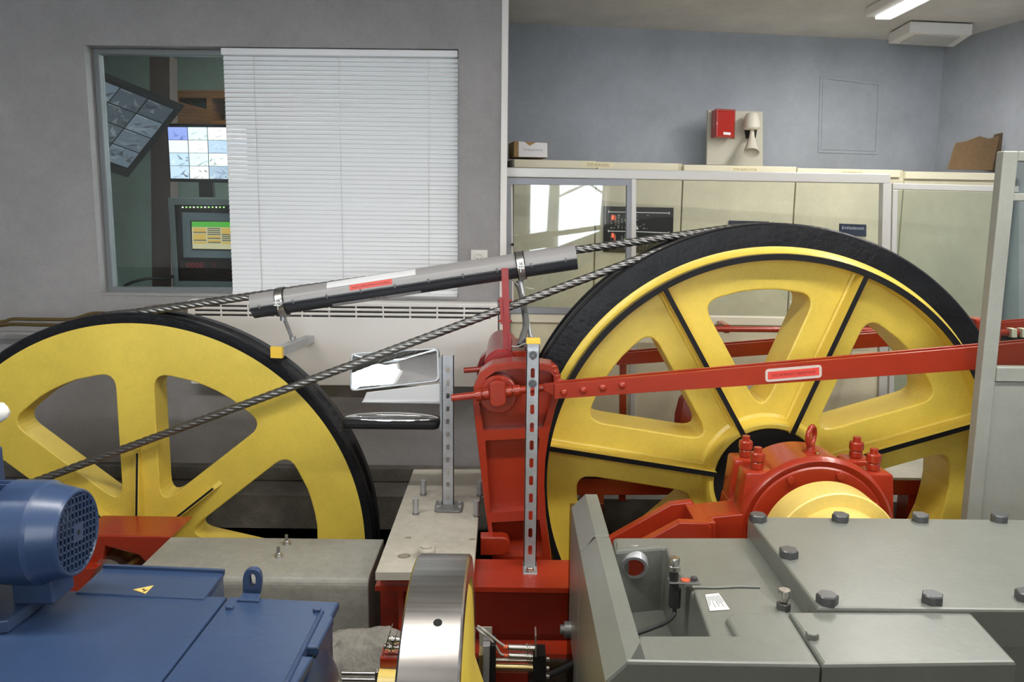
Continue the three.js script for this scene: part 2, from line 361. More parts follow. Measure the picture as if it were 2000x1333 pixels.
// ---------------------------------------------------------------- window of the control room
{
  const w = new THREE.Group(); w.name = 'window_1'; w.userData = { kind: 'structure' }; scene.add(w);
  const fr = 0.028;
  part('window_frame', front(WALL + 0.075, rect(WIN.x0, WIN.y0, WIN.x1, WIN.y1), 0.05, 0.004, [rect(WIN.x0 + fr, WIN.y0 + fr, WIN.x1 - fr, WIN.y1 - fr)]), M.aluDark, w);
  part('pane', box(WIN.x0 + fr, WIN.x1 - fr, WIN.y0 + fr, WIN.y1 - fr, -WALL - 0.104, -WALL - 0.098), M.tintGlass, w);
  part('window_sill', box(WIN.x0, WIN.x1, WIN.y0 - 0.006, WIN.y0 + 0.004, -WALL - 0.08, -WALL + 0.004, 0.002), M.wall, w);
}
{ // venetian blind
  const b = thing('venetian_blind', 'white closed venetian blind covering most of the control room window', 'blind');
  const x0 = Z(434, 300, WALL).x + 0.012, x1 = WIN.x1 - 0.004, top = WIN.y1 - 0.003, zf = -WALL - 0.035;
  part('headrail', box(x0 - 0.004, x1, top - 0.03, top, zf - 0.015, zf + 0.022, 0.003), M.slat, b);
  const n = 53, y1 = top - 0.032, y0 = WIN.y0 + 0.016, pitch = (y1 - y0) / n;
  const prof = []; const N = 5, W = 0.0212;
  for (let i = 0; i <= N; i++) { const t = i / N - 0.5; prof.push([t * W, 0.0022 * (1 - 4 * t * t)]); }
  const back = prof.map(([a, c]) => [a, c - 0.0006]).reverse();
  const slatG = extrude([...prof, ...back], [], x1 - x0, 0).rotateY(Math.PI / 2);
  slatG.rotateX(THREE.MathUtils.degToRad(66));
  for (let i = 0; i < n; i++) {
    const m = part('slat', slatG, M.slat, b); m.position.set(x0, y1 - (i + 0.5) * pitch, zf);
  }
  part('bottom_rail', box(x0, x1, y0 - 0.014, y0, zf - 0.01, zf + 0.012, 0.003), M.slat, b);
  for (const u of [500, 664, 836]) { const x = Z(u, 330, WALL).x; part('ladder_cord', box(x - 0.0012, x + 0.0012, y0, y1, zf + 0.011, zf + 0.0125), M.alu, b); }
  base(b);
}
// things in the control room
const grid = (cols, rows, bright) => (x, w, h) => {
  x.fillStyle = '#05070a'; x.fillRect(0, 0, w, h);
  const cw = w / cols, ch = h / rows;
  for (let j = 0; j < rows; j++) for (let i = 0; i < cols; i++) {
    const k = bright * (0.75 + 0.5 * rnd());
    const base_ = [Math.min(255, 150 * k), Math.min(255, 165 * k), Math.min(255, 185 * k)].map(Math.round);
    x.fillStyle = `rgb(${base_})`; x.fillRect(i * cw + 2, j * ch + 2, cw - 4, ch - 4);
    for (let q = 0; q < 14; q++) {
      const a = rnd(), s = rnd() < 0.55 ? 0 : 255;
      x.fillStyle = `rgba(${s},${s},${s},${0.12 + 0.25 * rnd()})`;
      x.beginPath();
      const px = i * cw + 4 + rnd() * (cw - 8), py = j * ch + 4 + rnd() * (ch - 8);
      const px2 = Math.min(i * cw + cw - 4, Math.max(i * cw + 4, px + (a - 0.5) * cw)), py2 = Math.min(j * ch + ch - 4, py + rnd() * ch * 0.5);
      x.moveTo(px, py); x.lineTo(px2, py2); x.lineTo(Math.max(i * cw + 4, px2 - cw * 0.18), py2); x.closePath(); x.fill();
    }
    x.fillStyle = 'rgba(230,235,245,.7)'; x.fillRect(i * cw + 6, j * ch + 5, cw * 0.4, 3);
  }
};
function panelBox(a, b, c, d, thick) {                 // a board with four corners (lower left, lower right, upper right, upper left) and a back
  const n = b.clone().sub(a).cross(d.clone().sub(a)).normalize().multiplyScalar(-thick);
  const f = quad(a, b, c, d), B = [a, b, c, d].map(p => p.clone().add(n));
  return merge([f, quad(B[1], B[0], B[3], B[2]), quad(a, B[0], B[1], b), quad(b, B[1], B[2], c), quad(c, B[2], B[3], d), quad(d, B[3], B[0], a)].map(g => clean(g)));
}
{ // tilted wall monitor
  const t = thing('cctv_monitor', 'black flat monitor hung tilted behind the window glass with dim camera pictures', 'monitor');
  const ur = Z(361, 206, 4.82), lr = Z(251, 346, 4.62), ul = Z(118, 106, 4.42), ll = ul.clone().add(lr).sub(ur);
  part('housing', panelBox(ll, lr, ur, ul, 0.05), M.screenBezel, t);
  const lerp = (u, v) => ll.clone().lerp(lr, u).lerp(ul.clone().lerp(ur, u), v).add(lr.clone().sub(ll).cross(ul.clone().sub(ll)).normalize().multiplyScalar(0.003));
  partUV('screen', quad(lerp(0.05, 0.09), lerp(0.95, 0.09), lerp(0.95, 0.91), lerp(0.05, 0.91)), screenMat(512, 384, grid(4, 4, 0.8), 0.3), t);
  part('mount', cyl(ul.clone().lerp(lr, 0.5).add(V(0, 0, -0.05)), V(ul.x, CEIL, ul.z - 0.5), 0.02), M.screenBezel, t);
  base(t);
}
{ // bright monitor
  const t = thing('cctv_monitor', 'bright monitor showing twelve camera pictures above the control desk', 'monitor');
  part('housing', frontPx(4.95, [[325, 241], [490, 244], [492, 358], [332, 355]], 0.05, 0.004), M.screenBezel, t);
  const P = (u, v) => Z(u, v, 4.945);
  partUV('screen', quad(P(333, 349), P(484, 351), P(482, 249), P(327, 248)), screenMat(512, 512, (x, w, h) => { grid(4, 4, 1.5)(x, w, h); x.fillStyle = 'rgba(60,70,200,.45)'; x.fillRect(0, 0, w / 4, h / 4); x.fillStyle = 'rgba(240,245,250,.9)'; x.fillRect(3, h / 4 + 3, w / 4 - 6, h / 4 - 6); }, 0.95), t);
  part('foot', box(Z(400, 300, 4.97).x - 0.04, Z(400, 300, 4.97).x + 0.04, Z(400, 385, 4.97).y, Z(400, 356, 4.97).y, -5.0, -4.96), M.screenBezel, t);
  base(t);
}
{ // operator panel
  const t = thing('control_cabinet', 'grey framed operator panel with green and yellow screen behind the window', 'control panel');
  const D = 4.9;
  part('frame', frontPx(D, [[327, 386], [530, 390], [530, 566], [338, 562]], 0.12, 0.006, [[[338, 398], [520, 400], [520, 553], [347, 551]]]), M.panelGrey, t);
  part('front_panel', frontPx(D + 0.02, [[336, 396], [522, 398], [522, 556], [344, 554]], 0.03), M.screenBezel, t);
  part('screen_bezel', frontPx(D + 0.005, [[355, 415], [505, 418], [505, 506], [358, 503]], 0.02, 0.003, [[[370, 430], [492, 432], [492, 492], [373, 490]]]), M.panelBlue, t);
  const P = (u, v) => Z(u, v, D + 0.012);
  partUV('screen', quad(P(376, 486), P(490, 488), P(489, 434), P(374, 433)), screenMat(256, 192, (x, w, h) => {
    x.fillStyle = '#d8cfa8'; x.fillRect(0, 0, w, h); x.fillStyle = '#5fc04a'; x.fillRect(0, 0, w, h * 0.2);
    for (let j = 0; j < 8; j++) for (let i = 0; i < 4; i++) { const on = rnd(); x.fillStyle = on < 0.62 ? '#6b6a58' : '#e2b95c'; x.fillRect(6 + i * 62, h * 0.23 + j * 14, 56, on < 0.62 ? 8 : 13); }
  }, 0.55), t);
  partUV('display', quad(P(352, 545), P(515, 547), P(515, 510), P(350, 508)), screenMat(256, 64, (x, w, h) => {
    x.fillStyle = '#0c0808'; x.fillRect(0, 0, w, h); text(x, '0000  1', 20, 18, 22, '#c01822', 'left', 'monospace'); text(x, '0.0', 180, 18, 22, '#c01822', 'left', 'monospace'); x.fillStyle = '#5a2020'; for (let k = 0; k < 22; k++) x.fillRect(rnd() * w, 34 + rnd() * 26, 6, 2);
  }, 0.5), t);
  for (let k = 0; k < 12; k++) { const p = Z(357 + k * 7.3, 405, D + 0.018); part('indicator_light', box(p.x - 0.004, p.x + 0.004, p.y - 0.004, p.y + 0.004, p.z, p.z + 0.004), k % 3 ? M.ledGreen : M.ledWhite, t); }
  part('base_cabinet', box(Z(338, 600, D).x, Z(528, 600, D).x, FLOOR, Z(400, 561, D).y, -D - 0.45, -D - 0.03, 0.004), M.panelGrey, t);
  base(t);
}
solo('wall_pillar', frontPx(5.3, [[292, 109], [331, 109], [336, 800], [300, 800]], 0.12), M.brownWall, 'dark brown pillar standing in the control room', 'pillar');
solo('wooden_shelf', frontPx(5.74, [[338, 176], [560, 176], [560, 246], [338, 246]], 0.25, 0.005, [[[348, 190], [405, 190], [405, 215], [348, 200]], [[412, 190], [545, 190], [545, 236], [412, 236]]]), M.wood, 'brown wooden shelf high on the control room wall', 'shelf');
solo('power_cable', tube([Z(228, 572, 4.5), Z(250, 555, 4.5), Z(285, 545, 4.55), Z(320, 546, 4.8), Z(338, 540, 4.9)], 0.008, 24, 8), M.rubber, 'black cable curving up to the operator panel', 'cable');
{ const p = V(-1.2, CEIL - 0.02, -5.0);
  const t = thing('control_room_light', 'small square lamp on the control room ceiling', 'lamp');
  part('light_panel', box(p.x - 0.12, p.x + 0.12, CEIL - 0.02, CEIL, p.z - 0.12, p.z + 0.12), M.lampDim, t); base(t);
  const l = new THREE.RectAreaLight(lin(1, 0.97, 0.9), 38, 0.24, 0.24); l.position.set(p.x, CEIL - 0.024, p.z); l.rotation.x = -Math.PI / 2; scene.add(l); }

// ---------------------------------------------------------------- the two rope wheels
const WL = { x: -1.436, y: 0.135 }, WR = { x: 0.95, y: 0.46 };
function sector(cx, cy, a0, a1, r1, w, round) {        // window between two spokes: sides offset w from the spoke lines, outer edge at r1
  const rot = (a, l, o) => [Math.cos(a) * l - Math.sin(a) * o, Math.sin(a) * l + Math.cos(a) * o];
  const half = (a1 - a0) / 2, apex = w / Math.sin(half), mid = a0 + half;
  const l1 = Math.sqrt(r1 * r1 - w * w), p1 = rot(a0, l1, w), p2 = rot(a1, l1, -w);
  const s = Math.atan2(p1[1], p1[0]); let e = Math.atan2(p2[1], p2[0]); while (e < s) e += 2 * Math.PI;
  const pts = [[Math.cos(mid) * apex, Math.sin(mid) * apex], p1], rad = [round * 1.25, round];
  const n = 9;
  for (let k = 1; k < n; k++) { const a = s + (e - s) * k / n; pts.push([Math.cos(a) * r1, Math.sin(a) * r1]); rad.push(0); }
  pts.push(p2); rad.push(round);
  // only the end corners are rounded: keep their neighbours on the arc far enough away
  const keep = pts.filter((_, i) => i < 2 || i === pts.length - 1 || (i > 3 && i < pts.length - 3)), kr = rad.filter((_, i) => i < 2 || i === pts.length - 1 || (i > 3 && i < pts.length - 3));
  return roundPoly(keep, kr).map(([x, y]) => [x + cx, y + cy]);
}
const DEG = Math.PI / 180;
{ // left wheel: flat yellow disc with seven windows, black grooved rim
  const w = thing('sheave', 'yellow spoked rope wheel with thin black rim, lower and beside the radiator', 'wheel');
  const D = 3.15, R = 0.888, t = 0.12, A = [...Array(7)].map((_, k) => (38.5 + k * 360 / 7) * DEG);
  const holes = A.map((a, k) => sector(WL.x, WL.y, a, a + 2 * Math.PI / 7, 0.685, 0.073, 0.07));
  part('disc', front(D, circle(WL.x, WL.y, R, 160), t, 0.004, holes), M.yellow, w);
  part('rim', creased(lathe([[R - 0.02, 0], [R, -0.004], [R + 0.01, -0.004], [R + 0.016, 0.006], [R + 0.018, 0.03], [R + 0.01, 0.036], [R - 0.012, 0.05], [R - 0.012, 0.07], [R + 0.01, 0.084], [R + 0.018, 0.092], [R + 0.018, 0.135], [R + 0.01, 0.14], [R - 0.05, 0.14], [R - 0.05, 0.1]], V(WL.x, WL.y, -D), V(0, 0, -1), 160), 0.5), M.black, w);
  for (const a of A) { // short stiffening ribs that fade into the disc
    const g = extrude([[0.09, 0], [0.4, 0], [0.37, 0.012], [0.13, 0.05], [0.09, 0.05]], [], 0.016).translate(0, 0, -0.008).rotateX(Math.PI / 2);
    // local: x along the spoke, z out of the disc
    g.rotateX(Math.PI).translate(0, 0, 0).rotateX(Math.PI).rotateZ(a).translate(WL.x, WL.y, -D);
    const rb = part('rib', g, M.yellow, w);
    part('rib_edge', box(0.13, 0.37, -0.004, 0.004, 0.0, 0.001).applyMatrix4(new THREE.Matrix4().makeRotationY(Math.atan2(0.038, 0.24))).translate(0, 0, 0.072).rotateZ(a).translate(WL.x, WL.y, -D), M.blackMatt, rb, 'black painted rib edge');
  }
  part('hub', creased(lathe([[0.001, -0.03], [0.075, -0.03], [0.08, -0.025], [0.1, 0], [0.1, 0.2], [0.001, 0.2]], V(WL.x, WL.y, -D), V(0, 0, -1), 40)), M.blackMatt, w);
  part('shaft', cyl(V(WL.x, WL.y, -D - 0.5), V(WL.x, WL.y, -D + 0.3), 0.06), M.steel, w);
  base(w);
}
{ // big wheel: deep rim, box-section web with seven windows, ribs with black edges
  const w = thing('sheave', 'big yellow spoked rope wheel with broad black rim behind the red brake lever', 'wheel');
  const D = 2.98, RL = 0.838, A = [...Array(7)].map((_, k) => (17.2 + k * 360 / 7) * DEG), web = 0.085, c = V(WR.x, WR.y, -D);
  const holes = A.map(a => sector(WR.x, WR.y, a, a + 2 * Math.PI / 7, 0.705, 0.105, 0.075));
  part('web', front(D + web, circle(WR.x, WR.y, RL - 0.005, 180), 0.21, 0.006, holes), M.yellow, w);
  part('lip', creased(lathe([[RL - 0.022, 0.14], [RL - 0.02, 0.002], [RL - 0.018, 0.0005], [RL - 0.002, 0.0005], [RL, 0.003], [RL, 0.04], [RL + 0.003, 0.048], [RL + 0.01, 0.056], [RL + 0.024, 0.062], [RL + 0.024, 0.1]], c, V(0, 0, -1), 200), 0.5), M.yellow, w);
  part('lip_surface', creased(lathe([[RL + 0.0002, 0.0005], [RL + 0.0012, 0.002], [RL + 0.0012, 0.034], [RL + 0.0002, 0.036]], c, V(0, 0, -1), 200), 0.5), M.wornSteel, w, 'worn brownish steel outer face of the lip');
  part('lip_edge', creased(lathe([[RL - 0.0215, 0.004], [RL - 0.021, -0.001], [RL - 0.001, -0.001], [RL - 0.0005, 0.002]], c, V(0, 0, -1), 200), 0.5), M.blackMatt, w, 'black painted front edge of the lip');
  part('rim', creased(lathe([[RL - 0.02, 0.07], [RL + 0.022, 0.066], [RL + 0.1, 0.074], [RL + 0.106, 0.08], [RL + 0.106, 0.094], [RL + 0.098, 0.1], [RL + 0.08, 0.112], [RL + 0.08, 0.128], [RL + 0.098, 0.142], [RL + 0.102, 0.15], [RL + 0.102, 0.2], [RL + 0.098, 0.206], [RL + 0.08, 0.222], [RL + 0.08, 0.238], [RL + 0.098, 0.252], [RL + 0.104, 0.258], [RL + 0.104, 0.28], [RL + 0.1, 0.284], [RL - 0.03, 0.284], [RL - 0.03, 0.2]], c, V(0, 0, -1), 200), 0.4), M.black, w);
  for (const a of A) {
    const r0 = 0.198, r1 = RL - 0.018;
    const bar = (y0, y1, z0, z1) => box(r0, r1, y0, y1, z0, z1).rotateZ(a).translate(WR.x, WR.y, -D);
    const rib = part('rib', bar(-0.009, 0.009, -web - 0.004, -0.0015), M.yellow, w);
    part('rib_edge', bar(-0.0088, 0.0088, -0.0015, 0.0005), M.blackMatt, rib, 'black painted rib edge');
    for (const s of [-1, 1]) { // weld fillets
      part('weld', tube([V(r0, s * 0.012, -web + 0.004), V((r0 + r1) / 2, s * 0.012, -web + 0.004), V(r1, s * 0.012, -web + 0.004)], 0.009, 6, 8).rotateZ(a).translate(WR.x, WR.y, -D), M.yellow, rib);
    }
  }
  part('hub_collar', creased(lathe([[0.2, 0.09], [0.2, 0.02], [0.205, 0.014], [0.218, 0.014], [0.224, 0.02], [0.232, 0.075], [0.25, 0.09]], c, V(0, 0, -1), 64), 0.7), M.yellow, w);
  part('hub', creased(lathe([[0.001, 0.02], [0.196, 0.02], [0.199, 0.024], [0.199, 0.4], [0.001, 0.4]], c, V(0, 0, -1), 48)), M.blackMatt, w);
  part('shaft', cyl(V(WR.x, WR.y, -D - 0.7), V(WR.x, WR.y, -D + 0.6), 0.085), M.steel, w);
  base(w);
}

// ---------------------------------------------------------------- wire rope: one endless run over both wheels
const RL_ = 0.892, RR_ = 0.93, DF = 3.21, DN = 3.10;     // rope centre radii, far and near groove
{
  const P = [];
  const line = (a, b, n) => { for (let i = 0; i < n; i++) P.push(a.clone().lerp(b, i / n)); };
  const arc = (c, r, d, a0, a1, n) => { for (let i = 0; i < n; i++) { const a = (a0 + (a1 - a0) * i / n) * DEG; P.push(V(c.x + r * Math.cos(a), c.y + r * Math.sin(a), -d)); } };
  const on = (c, r, d, a) => V(c.x + r * Math.cos(a * DEG), c.y + r * Math.sin(a * DEG), -d);
  const tilt = Math.atan2(WR.y - WL.y, WR.x - WL.x) / DEG, off = Math.asin((RR_ - RL_) / Math.hypot(WR.x - WL.x, WR.y - WL.y)) / DEG;
  const aTop = 90 + tilt + off, aBot = -90 + tilt - off, aIn = 90 + 21.0;
  const t0 = on(WR, RR_, DN, aIn), dir = V(-Math.cos(21 * DEG), -Math.sin(21 * DEG), 0);
  const start = t0.clone().add(dir.multiplyScalar(4.6));
  if (start.x < -3.75) start.lerp(t0, (-3.75 - start.x) / (t0.x - start.x));
  line(start, t0, 640); arc(WR, RR_, DN, aIn, aBot, 420);
  const b0 = on(WR, RR_, DN, aBot), b1 = on(WL, RL_, DF, aBot + 360); line(b0, b1, 200);
  arc(WL, RL_, DF, aBot + 360, aTop, 420);
  const u0 = on(WL, RL_, DF, aTop), u1 = on(WR, RR_, DF, aTop); line(u0, u1, 420);
  arc(WR, RR_, DF, aTop, aBot, 420); P.push(on(WR, RR_, DF, aBot));
  P.push(on(WR, RR_, DF, aBot).add(V(-1.6, -0.3, 0)));
  const ring = 48, lay = 0.18, rope = 0.0158, pos = [], idx = [];
  let s = 0;
  for (let i = 0; i < P.length; i++) {
    const q = P[Math.max(0, i - 1)], p = P[Math.min(P.length - 1, i + 1)], T = p.clone().sub(q).normalize();
    if (i) s += P[i].distanceTo(P[i - 1]);
    const B = V(0, 0, 1), N = B.clone().cross(T).normalize(), Bn = T.clone().cross(N);
    for (let k = 0; k < ring; k++) {
      const a = k / ring * 2 * Math.PI, ph = a - s / lay * 2 * Math.PI, lobe = Math.abs(Math.cos(3 * ph));
      const r = rope * (0.58 + 0.42 * Math.pow(lobe, 0.8));
      pos.push(P[i].x + (N.x * Math.cos(a) + Bn.x * Math.sin(a)) * r, P[i].y + (N.y * Math.cos(a) + Bn.y * Math.sin(a)) * r, P[i].z + (N.z * Math.cos(a) + Bn.z * Math.sin(a)) * r);
      if (i) { const o = (i - 1) * ring, m = (k + 1) % ring; idx.push(o + k, o + m, o + ring + k, o + m, o + ring + m, o + ring + k); }
    }
  }
  const g = new THREE.BufferGeometry();
  g.setAttribute('position', new THREE.Float32BufferAttribute(pos, 3)); g.setIndex(idx); g.computeVertexNormals();
  solo('wire_rope', g, M.rope, 'dark greased steel wire rope running over both yellow wheels', 'rope');
}

// ---------------------------------------------------------------- rope monitoring tube
const TA = Z(495, 598, DF), TB = Z(1125, 502, DF), TAX = TB.clone().sub(TA).normalize(), TL = TA.distanceTo(TB), TR = 0.048;
{
  const t = thing('rope_sensor_tube', 'long grey and black plastic tube around the upper rope, red SEILÜBERWACHUNG label', 'tube');
  const up = V(0, 1, 0.04);
  const half = (a0, a1) => { const o = [], i = []; for (let k = 0; k <= 24; k++) { const a = a0 + (a1 - a0) * k / 24; o.push([Math.cos(a) * TR, Math.sin(a) * TR]); i.push([Math.cos(a) * (TR - 0.004), Math.sin(a) * (TR - 0.004)]); } return [...o, ...i.reverse()]; };
  const put = g => place(g, TA, TAX, up);
  const sideX = put(new THREE.BufferGeometry().setFromPoints([V(1, 0, 0)])).attributes.position, toCam = (V(sideX.getX(0), sideX.getY(0), sideX.getZ(0)).sub(TA)).z > 0 ? 1 : -1;
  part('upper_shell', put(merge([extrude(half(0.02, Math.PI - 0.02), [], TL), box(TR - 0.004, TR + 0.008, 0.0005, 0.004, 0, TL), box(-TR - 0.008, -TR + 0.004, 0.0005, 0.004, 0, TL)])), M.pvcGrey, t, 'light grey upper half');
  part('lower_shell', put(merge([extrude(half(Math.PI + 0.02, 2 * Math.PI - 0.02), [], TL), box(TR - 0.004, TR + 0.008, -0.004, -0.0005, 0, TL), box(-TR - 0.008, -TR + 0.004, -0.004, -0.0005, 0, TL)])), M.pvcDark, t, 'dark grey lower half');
  for (let k = 0; k < 10; k++) { const z = TL * (0.03 + 0.104 * k), x = toCam * (TR + 0.005); part('screw', put(merge([new THREE.CylinderGeometry(0.0035, 0.0035, 0.016, 8).translate(x, 0, z), new THREE.CylinderGeometry(0.005, 0.005, 0.003, 8).translate(x, 0.006, z)])), M.chrome, t); }
  // stickers follow the shell
  const wrap = (a0, a1, z0, z1, skew = 0) => {
    const pos = [], uv = [], idx = [], n = 8;
    for (let k = 0; k <= n; k++) { const f = k / n, a = a0 + (a1 - a0) * f; for (let m = 0; m <= 1; m++) { pos.push(Math.cos(a) * (TR + 0.0006) * toCam, Math.sin(a) * (TR + 0.0006), (m ? z1 : z0) + skew * f); uv.push(m, f); } if (k) { const o = (k - 1) * 2; idx.push(o, o + 1, o + 2, o + 1, o + 3, o + 2); } }
    const g = new THREE.BufferGeometry(); g.setAttribute('position', new THREE.Float32BufferAttribute(pos, 3)); g.setAttribute('uv', new THREE.Float32BufferAttribute(uv, 2)); g.setIndex(idx); g.computeVertexNormals();
    return put(g);
  };
  const at = u => TL * (u - 495) / 630;
  partUV('sticker', wrap(0.62, 1.35, at(646), at(818)), M.sticker, t, 'plain white sticker on top');
  partUV('label', wrap(0.16, 0.6, at(690), at(772)), printMat(512, 96, (x, w, h) => { x.fillStyle = '#e0584e'; x.fillRect(0, 0, w, h); text(x, 'SEILÜBERWACHUNG', w / 2, h / 2 + 4, 50, '#2a0b08'); }), t, 'red label reading SEILÜBERWACHUNG');
  partUV('sticker', wrap(-1.25, -0.78, at(650), at(822)), printMat(512, 64, (x, w, h) => { x.fillStyle = '#d3d4d6'; x.fillRect(0, 0, w, h); text(x, 'SEILÜ', w * 0.52, h * 0.28, 34, '#7a1d12', 'center', 'sans-serif', 'bold'); }), t, 'white sticker on the underside with dark red print');
  base(t);
}
function clamp(name, label, u, v, rodEnd) {
  const t = thing(name, label, 'clamp');
  const s = Z(u, v, DF), k = s.clone().sub(TA).dot(TAX), c = TA.clone().add(TAX.clone().multiplyScalar(k));
  const band = (r0, r1, h) => creased(lathe([[r0, -h], [r1, -h], [r1, h], [r0, h], [r0, -h]], c, TAX, 40));
  part('rubber_lining', band(TR + 0.001, TR + 0.006, 0.017), M.rubber, t);
  part('band', band(TR + 0.006, TR + 0.009, 0.013), M.steel, t);
  for (const sgn of [1, -1]) part('lug', merge([beam(c.clone().add(V(0, 0.004, sgn * TR)), c.clone().add(V(0, 0.004, sgn * (TR + 0.03))), 0.026, 0.004), beam(c.clone().add(V(0, -0.006, sgn * TR)), c.clone().add(V(0, -0.006, sgn * (TR + 0.03))), 0.026, 0.004), cyl(c.clone().add(V(0, -0.022, sgn * (TR + 0.02))), c.clone().add(V(0, 0.014, sgn * (TR + 0.02))), 0.005, 0.005, 12)]), M.steel, t);
  const low = c.clone().add(V(0, -TR - 0.008, 0));
  part('nut', hexNut(low.clone().add(V(0, -0.018, 0)), V(0, 1, 0), 0.022, 0.018), M.zinc, t);
  part('threaded_rod', cyl(rodEnd, low, 0.0075, 0.0075, 14), M.zinc, t);
  part('nut', hexNut(rodEnd.clone().add(V(0, 0.0, 0)), V(0, 1, 0), 0.022, 0.016), M.zinc, t);
  return base(t);
}
clamp('pipe_clamp', 'steel pipe clamp with rod on the tube end above the small wheel', 552, 588, Z(572, 664, 3.26));
clamp('pipe_clamp', 'steel pipe clamp with rod on the tube end next to the red flat bar', 1017, 518, Z(1037, 664, 3.12));

// slotted steel channel: front web with slots, two flanges; local x across, y along, z forward
function channel(w, len, depth, pitch, slot, lipW, first) {
  const holes = []; const n = Math.floor((len - first) / pitch);
  for (let k = 0; k <= n; k++) { const y = first + k * pitch; if (y + slot / 2 > len - 0.005) break; holes.push(roundPoly(rect(-0.0065, y - slot / 2, 0.0065, y + slot / 2), 0.0065)); }
  const webG = extrude(rect(-w / 2, 0, w / 2, len), holes, 0.0025).translate(0, 0, -0.0025);
  const parts = [webG];
  for (const s of [-1, 1]) { parts.push(box(s * w / 2, s * (w / 2 - 0.0025), 0, len, -depth, 0)); if (lipW) parts.push(box(s * (w / 2 - 0.0025), s * (w / 2 - 0.0025 - lipW), 0, len, -depth, -depth + 0.0025)); }
  return merge(parts);
}

// ---------------------------------------------------------------- wall, radiator and brackets around the small wheel
{ // convector radiator under the window
  const t = thing('radiator', 'flat white convector radiator below the control room window', 'radiator');
  const D = 3.9, a = Z(365, 594, D), b = Z(972, 594, D), lo = Z(972, 757, D), x0 = a.x, x1 = b.x, y1 = b.y, y0 = lo.y;
  const segs = 11, sx0 = x0 + 0.03, sx1 = x1 - 0.03, sw = (sx1 - sx0) / segs, holes = [];
  for (let k = 0; k < segs; k++) for (let j = 0; j < 3; j++) { const y = y1 - 0.024 - j * 0.0215; holes.push(rect(sx0 + k * sw + 0.004, y - 0.0045, sx0 + (k + 1) * sw - 0.004, y + 0.0045)); }
  part('front_panel', front(D, roundPoly(rect(x0, y0, x1, y1), 0.012), 0.012, 0.004, holes), M.white, t);
  part('casing', merge([box(x0, x0 + 0.004, y0, y1, -D - 0.085, -D - 0.006), box(x1 - 0.004, x1, y0, y1, -D - 0.085, -D - 0.006), box(x0, x1, y1 - 0.006, y1, -D - 0.085, -D - 0.006)]), M.white, t);
  part('heating_core', box(x0 + 0.01, x1 - 0.01, y0 + 0.02, y1 - 0.12, -D - 0.075, -D - 0.02), M.radiatorCore, t);
  part('bracket', merge([box(x0 + 0.1, x0 + 0.14, y0 + 0.1, y1 - 0.1, -WALL + 0.001, -D - 0.07), box(x1 - 0.14, x1 - 0.1, y0 + 0.1, y1 - 0.1, -WALL + 0.001, -D - 0.07)]), M.aluDark, t);
  base(t);
}
{ // wall socket
  const t = thing('wall_socket', 'white square wall socket beside the free end of the window wall', 'socket');
  const c = Z(936, 505, WALL), s = 0.04, zz = -WALL;
  part('frame', box(c.x - s, c.x + s, c.y - s, c.y + s, zz, zz + 0.01, 0.004), M.whitePlastic, t);
  part('insert', extrude(roundPoly(rect(c.x - 0.027, c.y - 0.027, c.x + 0.027, c.y + 0.027), 0.006), [circle(c.x, c.y, 0.0195, 24)], 0.006, 0.001).translate(0, 0, zz + 0.008), M.whitePlastic, t);
  part('well', creased(lathe([[0.0195, 0], [0.0195, 0.011]], V(c.x, c.y, zz + 0.003), V(0, 0, 1), 24)), M.white, t);
  for (const k of [-1, 1]) part('contact_hole', cyl(V(c.x + k * 0.0095, c.y, zz + 0.004), V(c.x + k * 0.0095, c.y, zz + 0.0106), 0.0025, 0.0025, 10), M.hole, t);
  base(t);
}
{ // bent tubular handle on the left
  const t = thing('bent_pipe', 'bronze coloured bent pipe along the wall above the small wheel', 'pipe');
  const D = 3.75;
  part('upper_run', tube([Z(-60, 632, D), Z(10, 628, D), Z(22, 624, D), Z(60, 624, D), Z(138, 624, D), Z(150, 622, D), Z(178, 613, D), Z(190, 612, D), Z(260, 615, D), Z(330, 619, D)], 0.008, 90, 10), M.bronzePipe, t);
  part('lower_run', tube([Z(-60, 640, D + 0.1), Z(4, 636, D + 0.1), Z(20, 634, D + 0.1), Z(80, 635, D + 0.1), Z(160, 637, D + 0.1), Z(300, 640, D + 0.1)], 0.0085, 60, 10), M.bronzePipe, t);
  base(t);
}
solo('cable_duct', box(-3.7, Z(330, 650, WALL).x, Z(150, 662, WALL).y, Z(150, 648, WALL).y, -WALL, -WALL + 0.045, 0.004), M.wall, 'grey cable duct on the wall behind the small wheel', 'duct');
solo('clear_plastic_box', box(Z(283, 600, 3.93).x, Z(372, 600, 3.93).x, Z(300, 618, 3.93).y, Z(300, 597, 3.93).y, -3.998, -3.93, 0.004), M.plexiClear, 'small clear plastic box on the wall beside the radiator', 'box');
solo('kerb', box(-3.7, WE, FLOOR, FLOOR + 0.075, -WALL, -WALL + 0.05, 0.01), M.floor, 'low concrete kerb along the foot of the window wall', 'kerb');
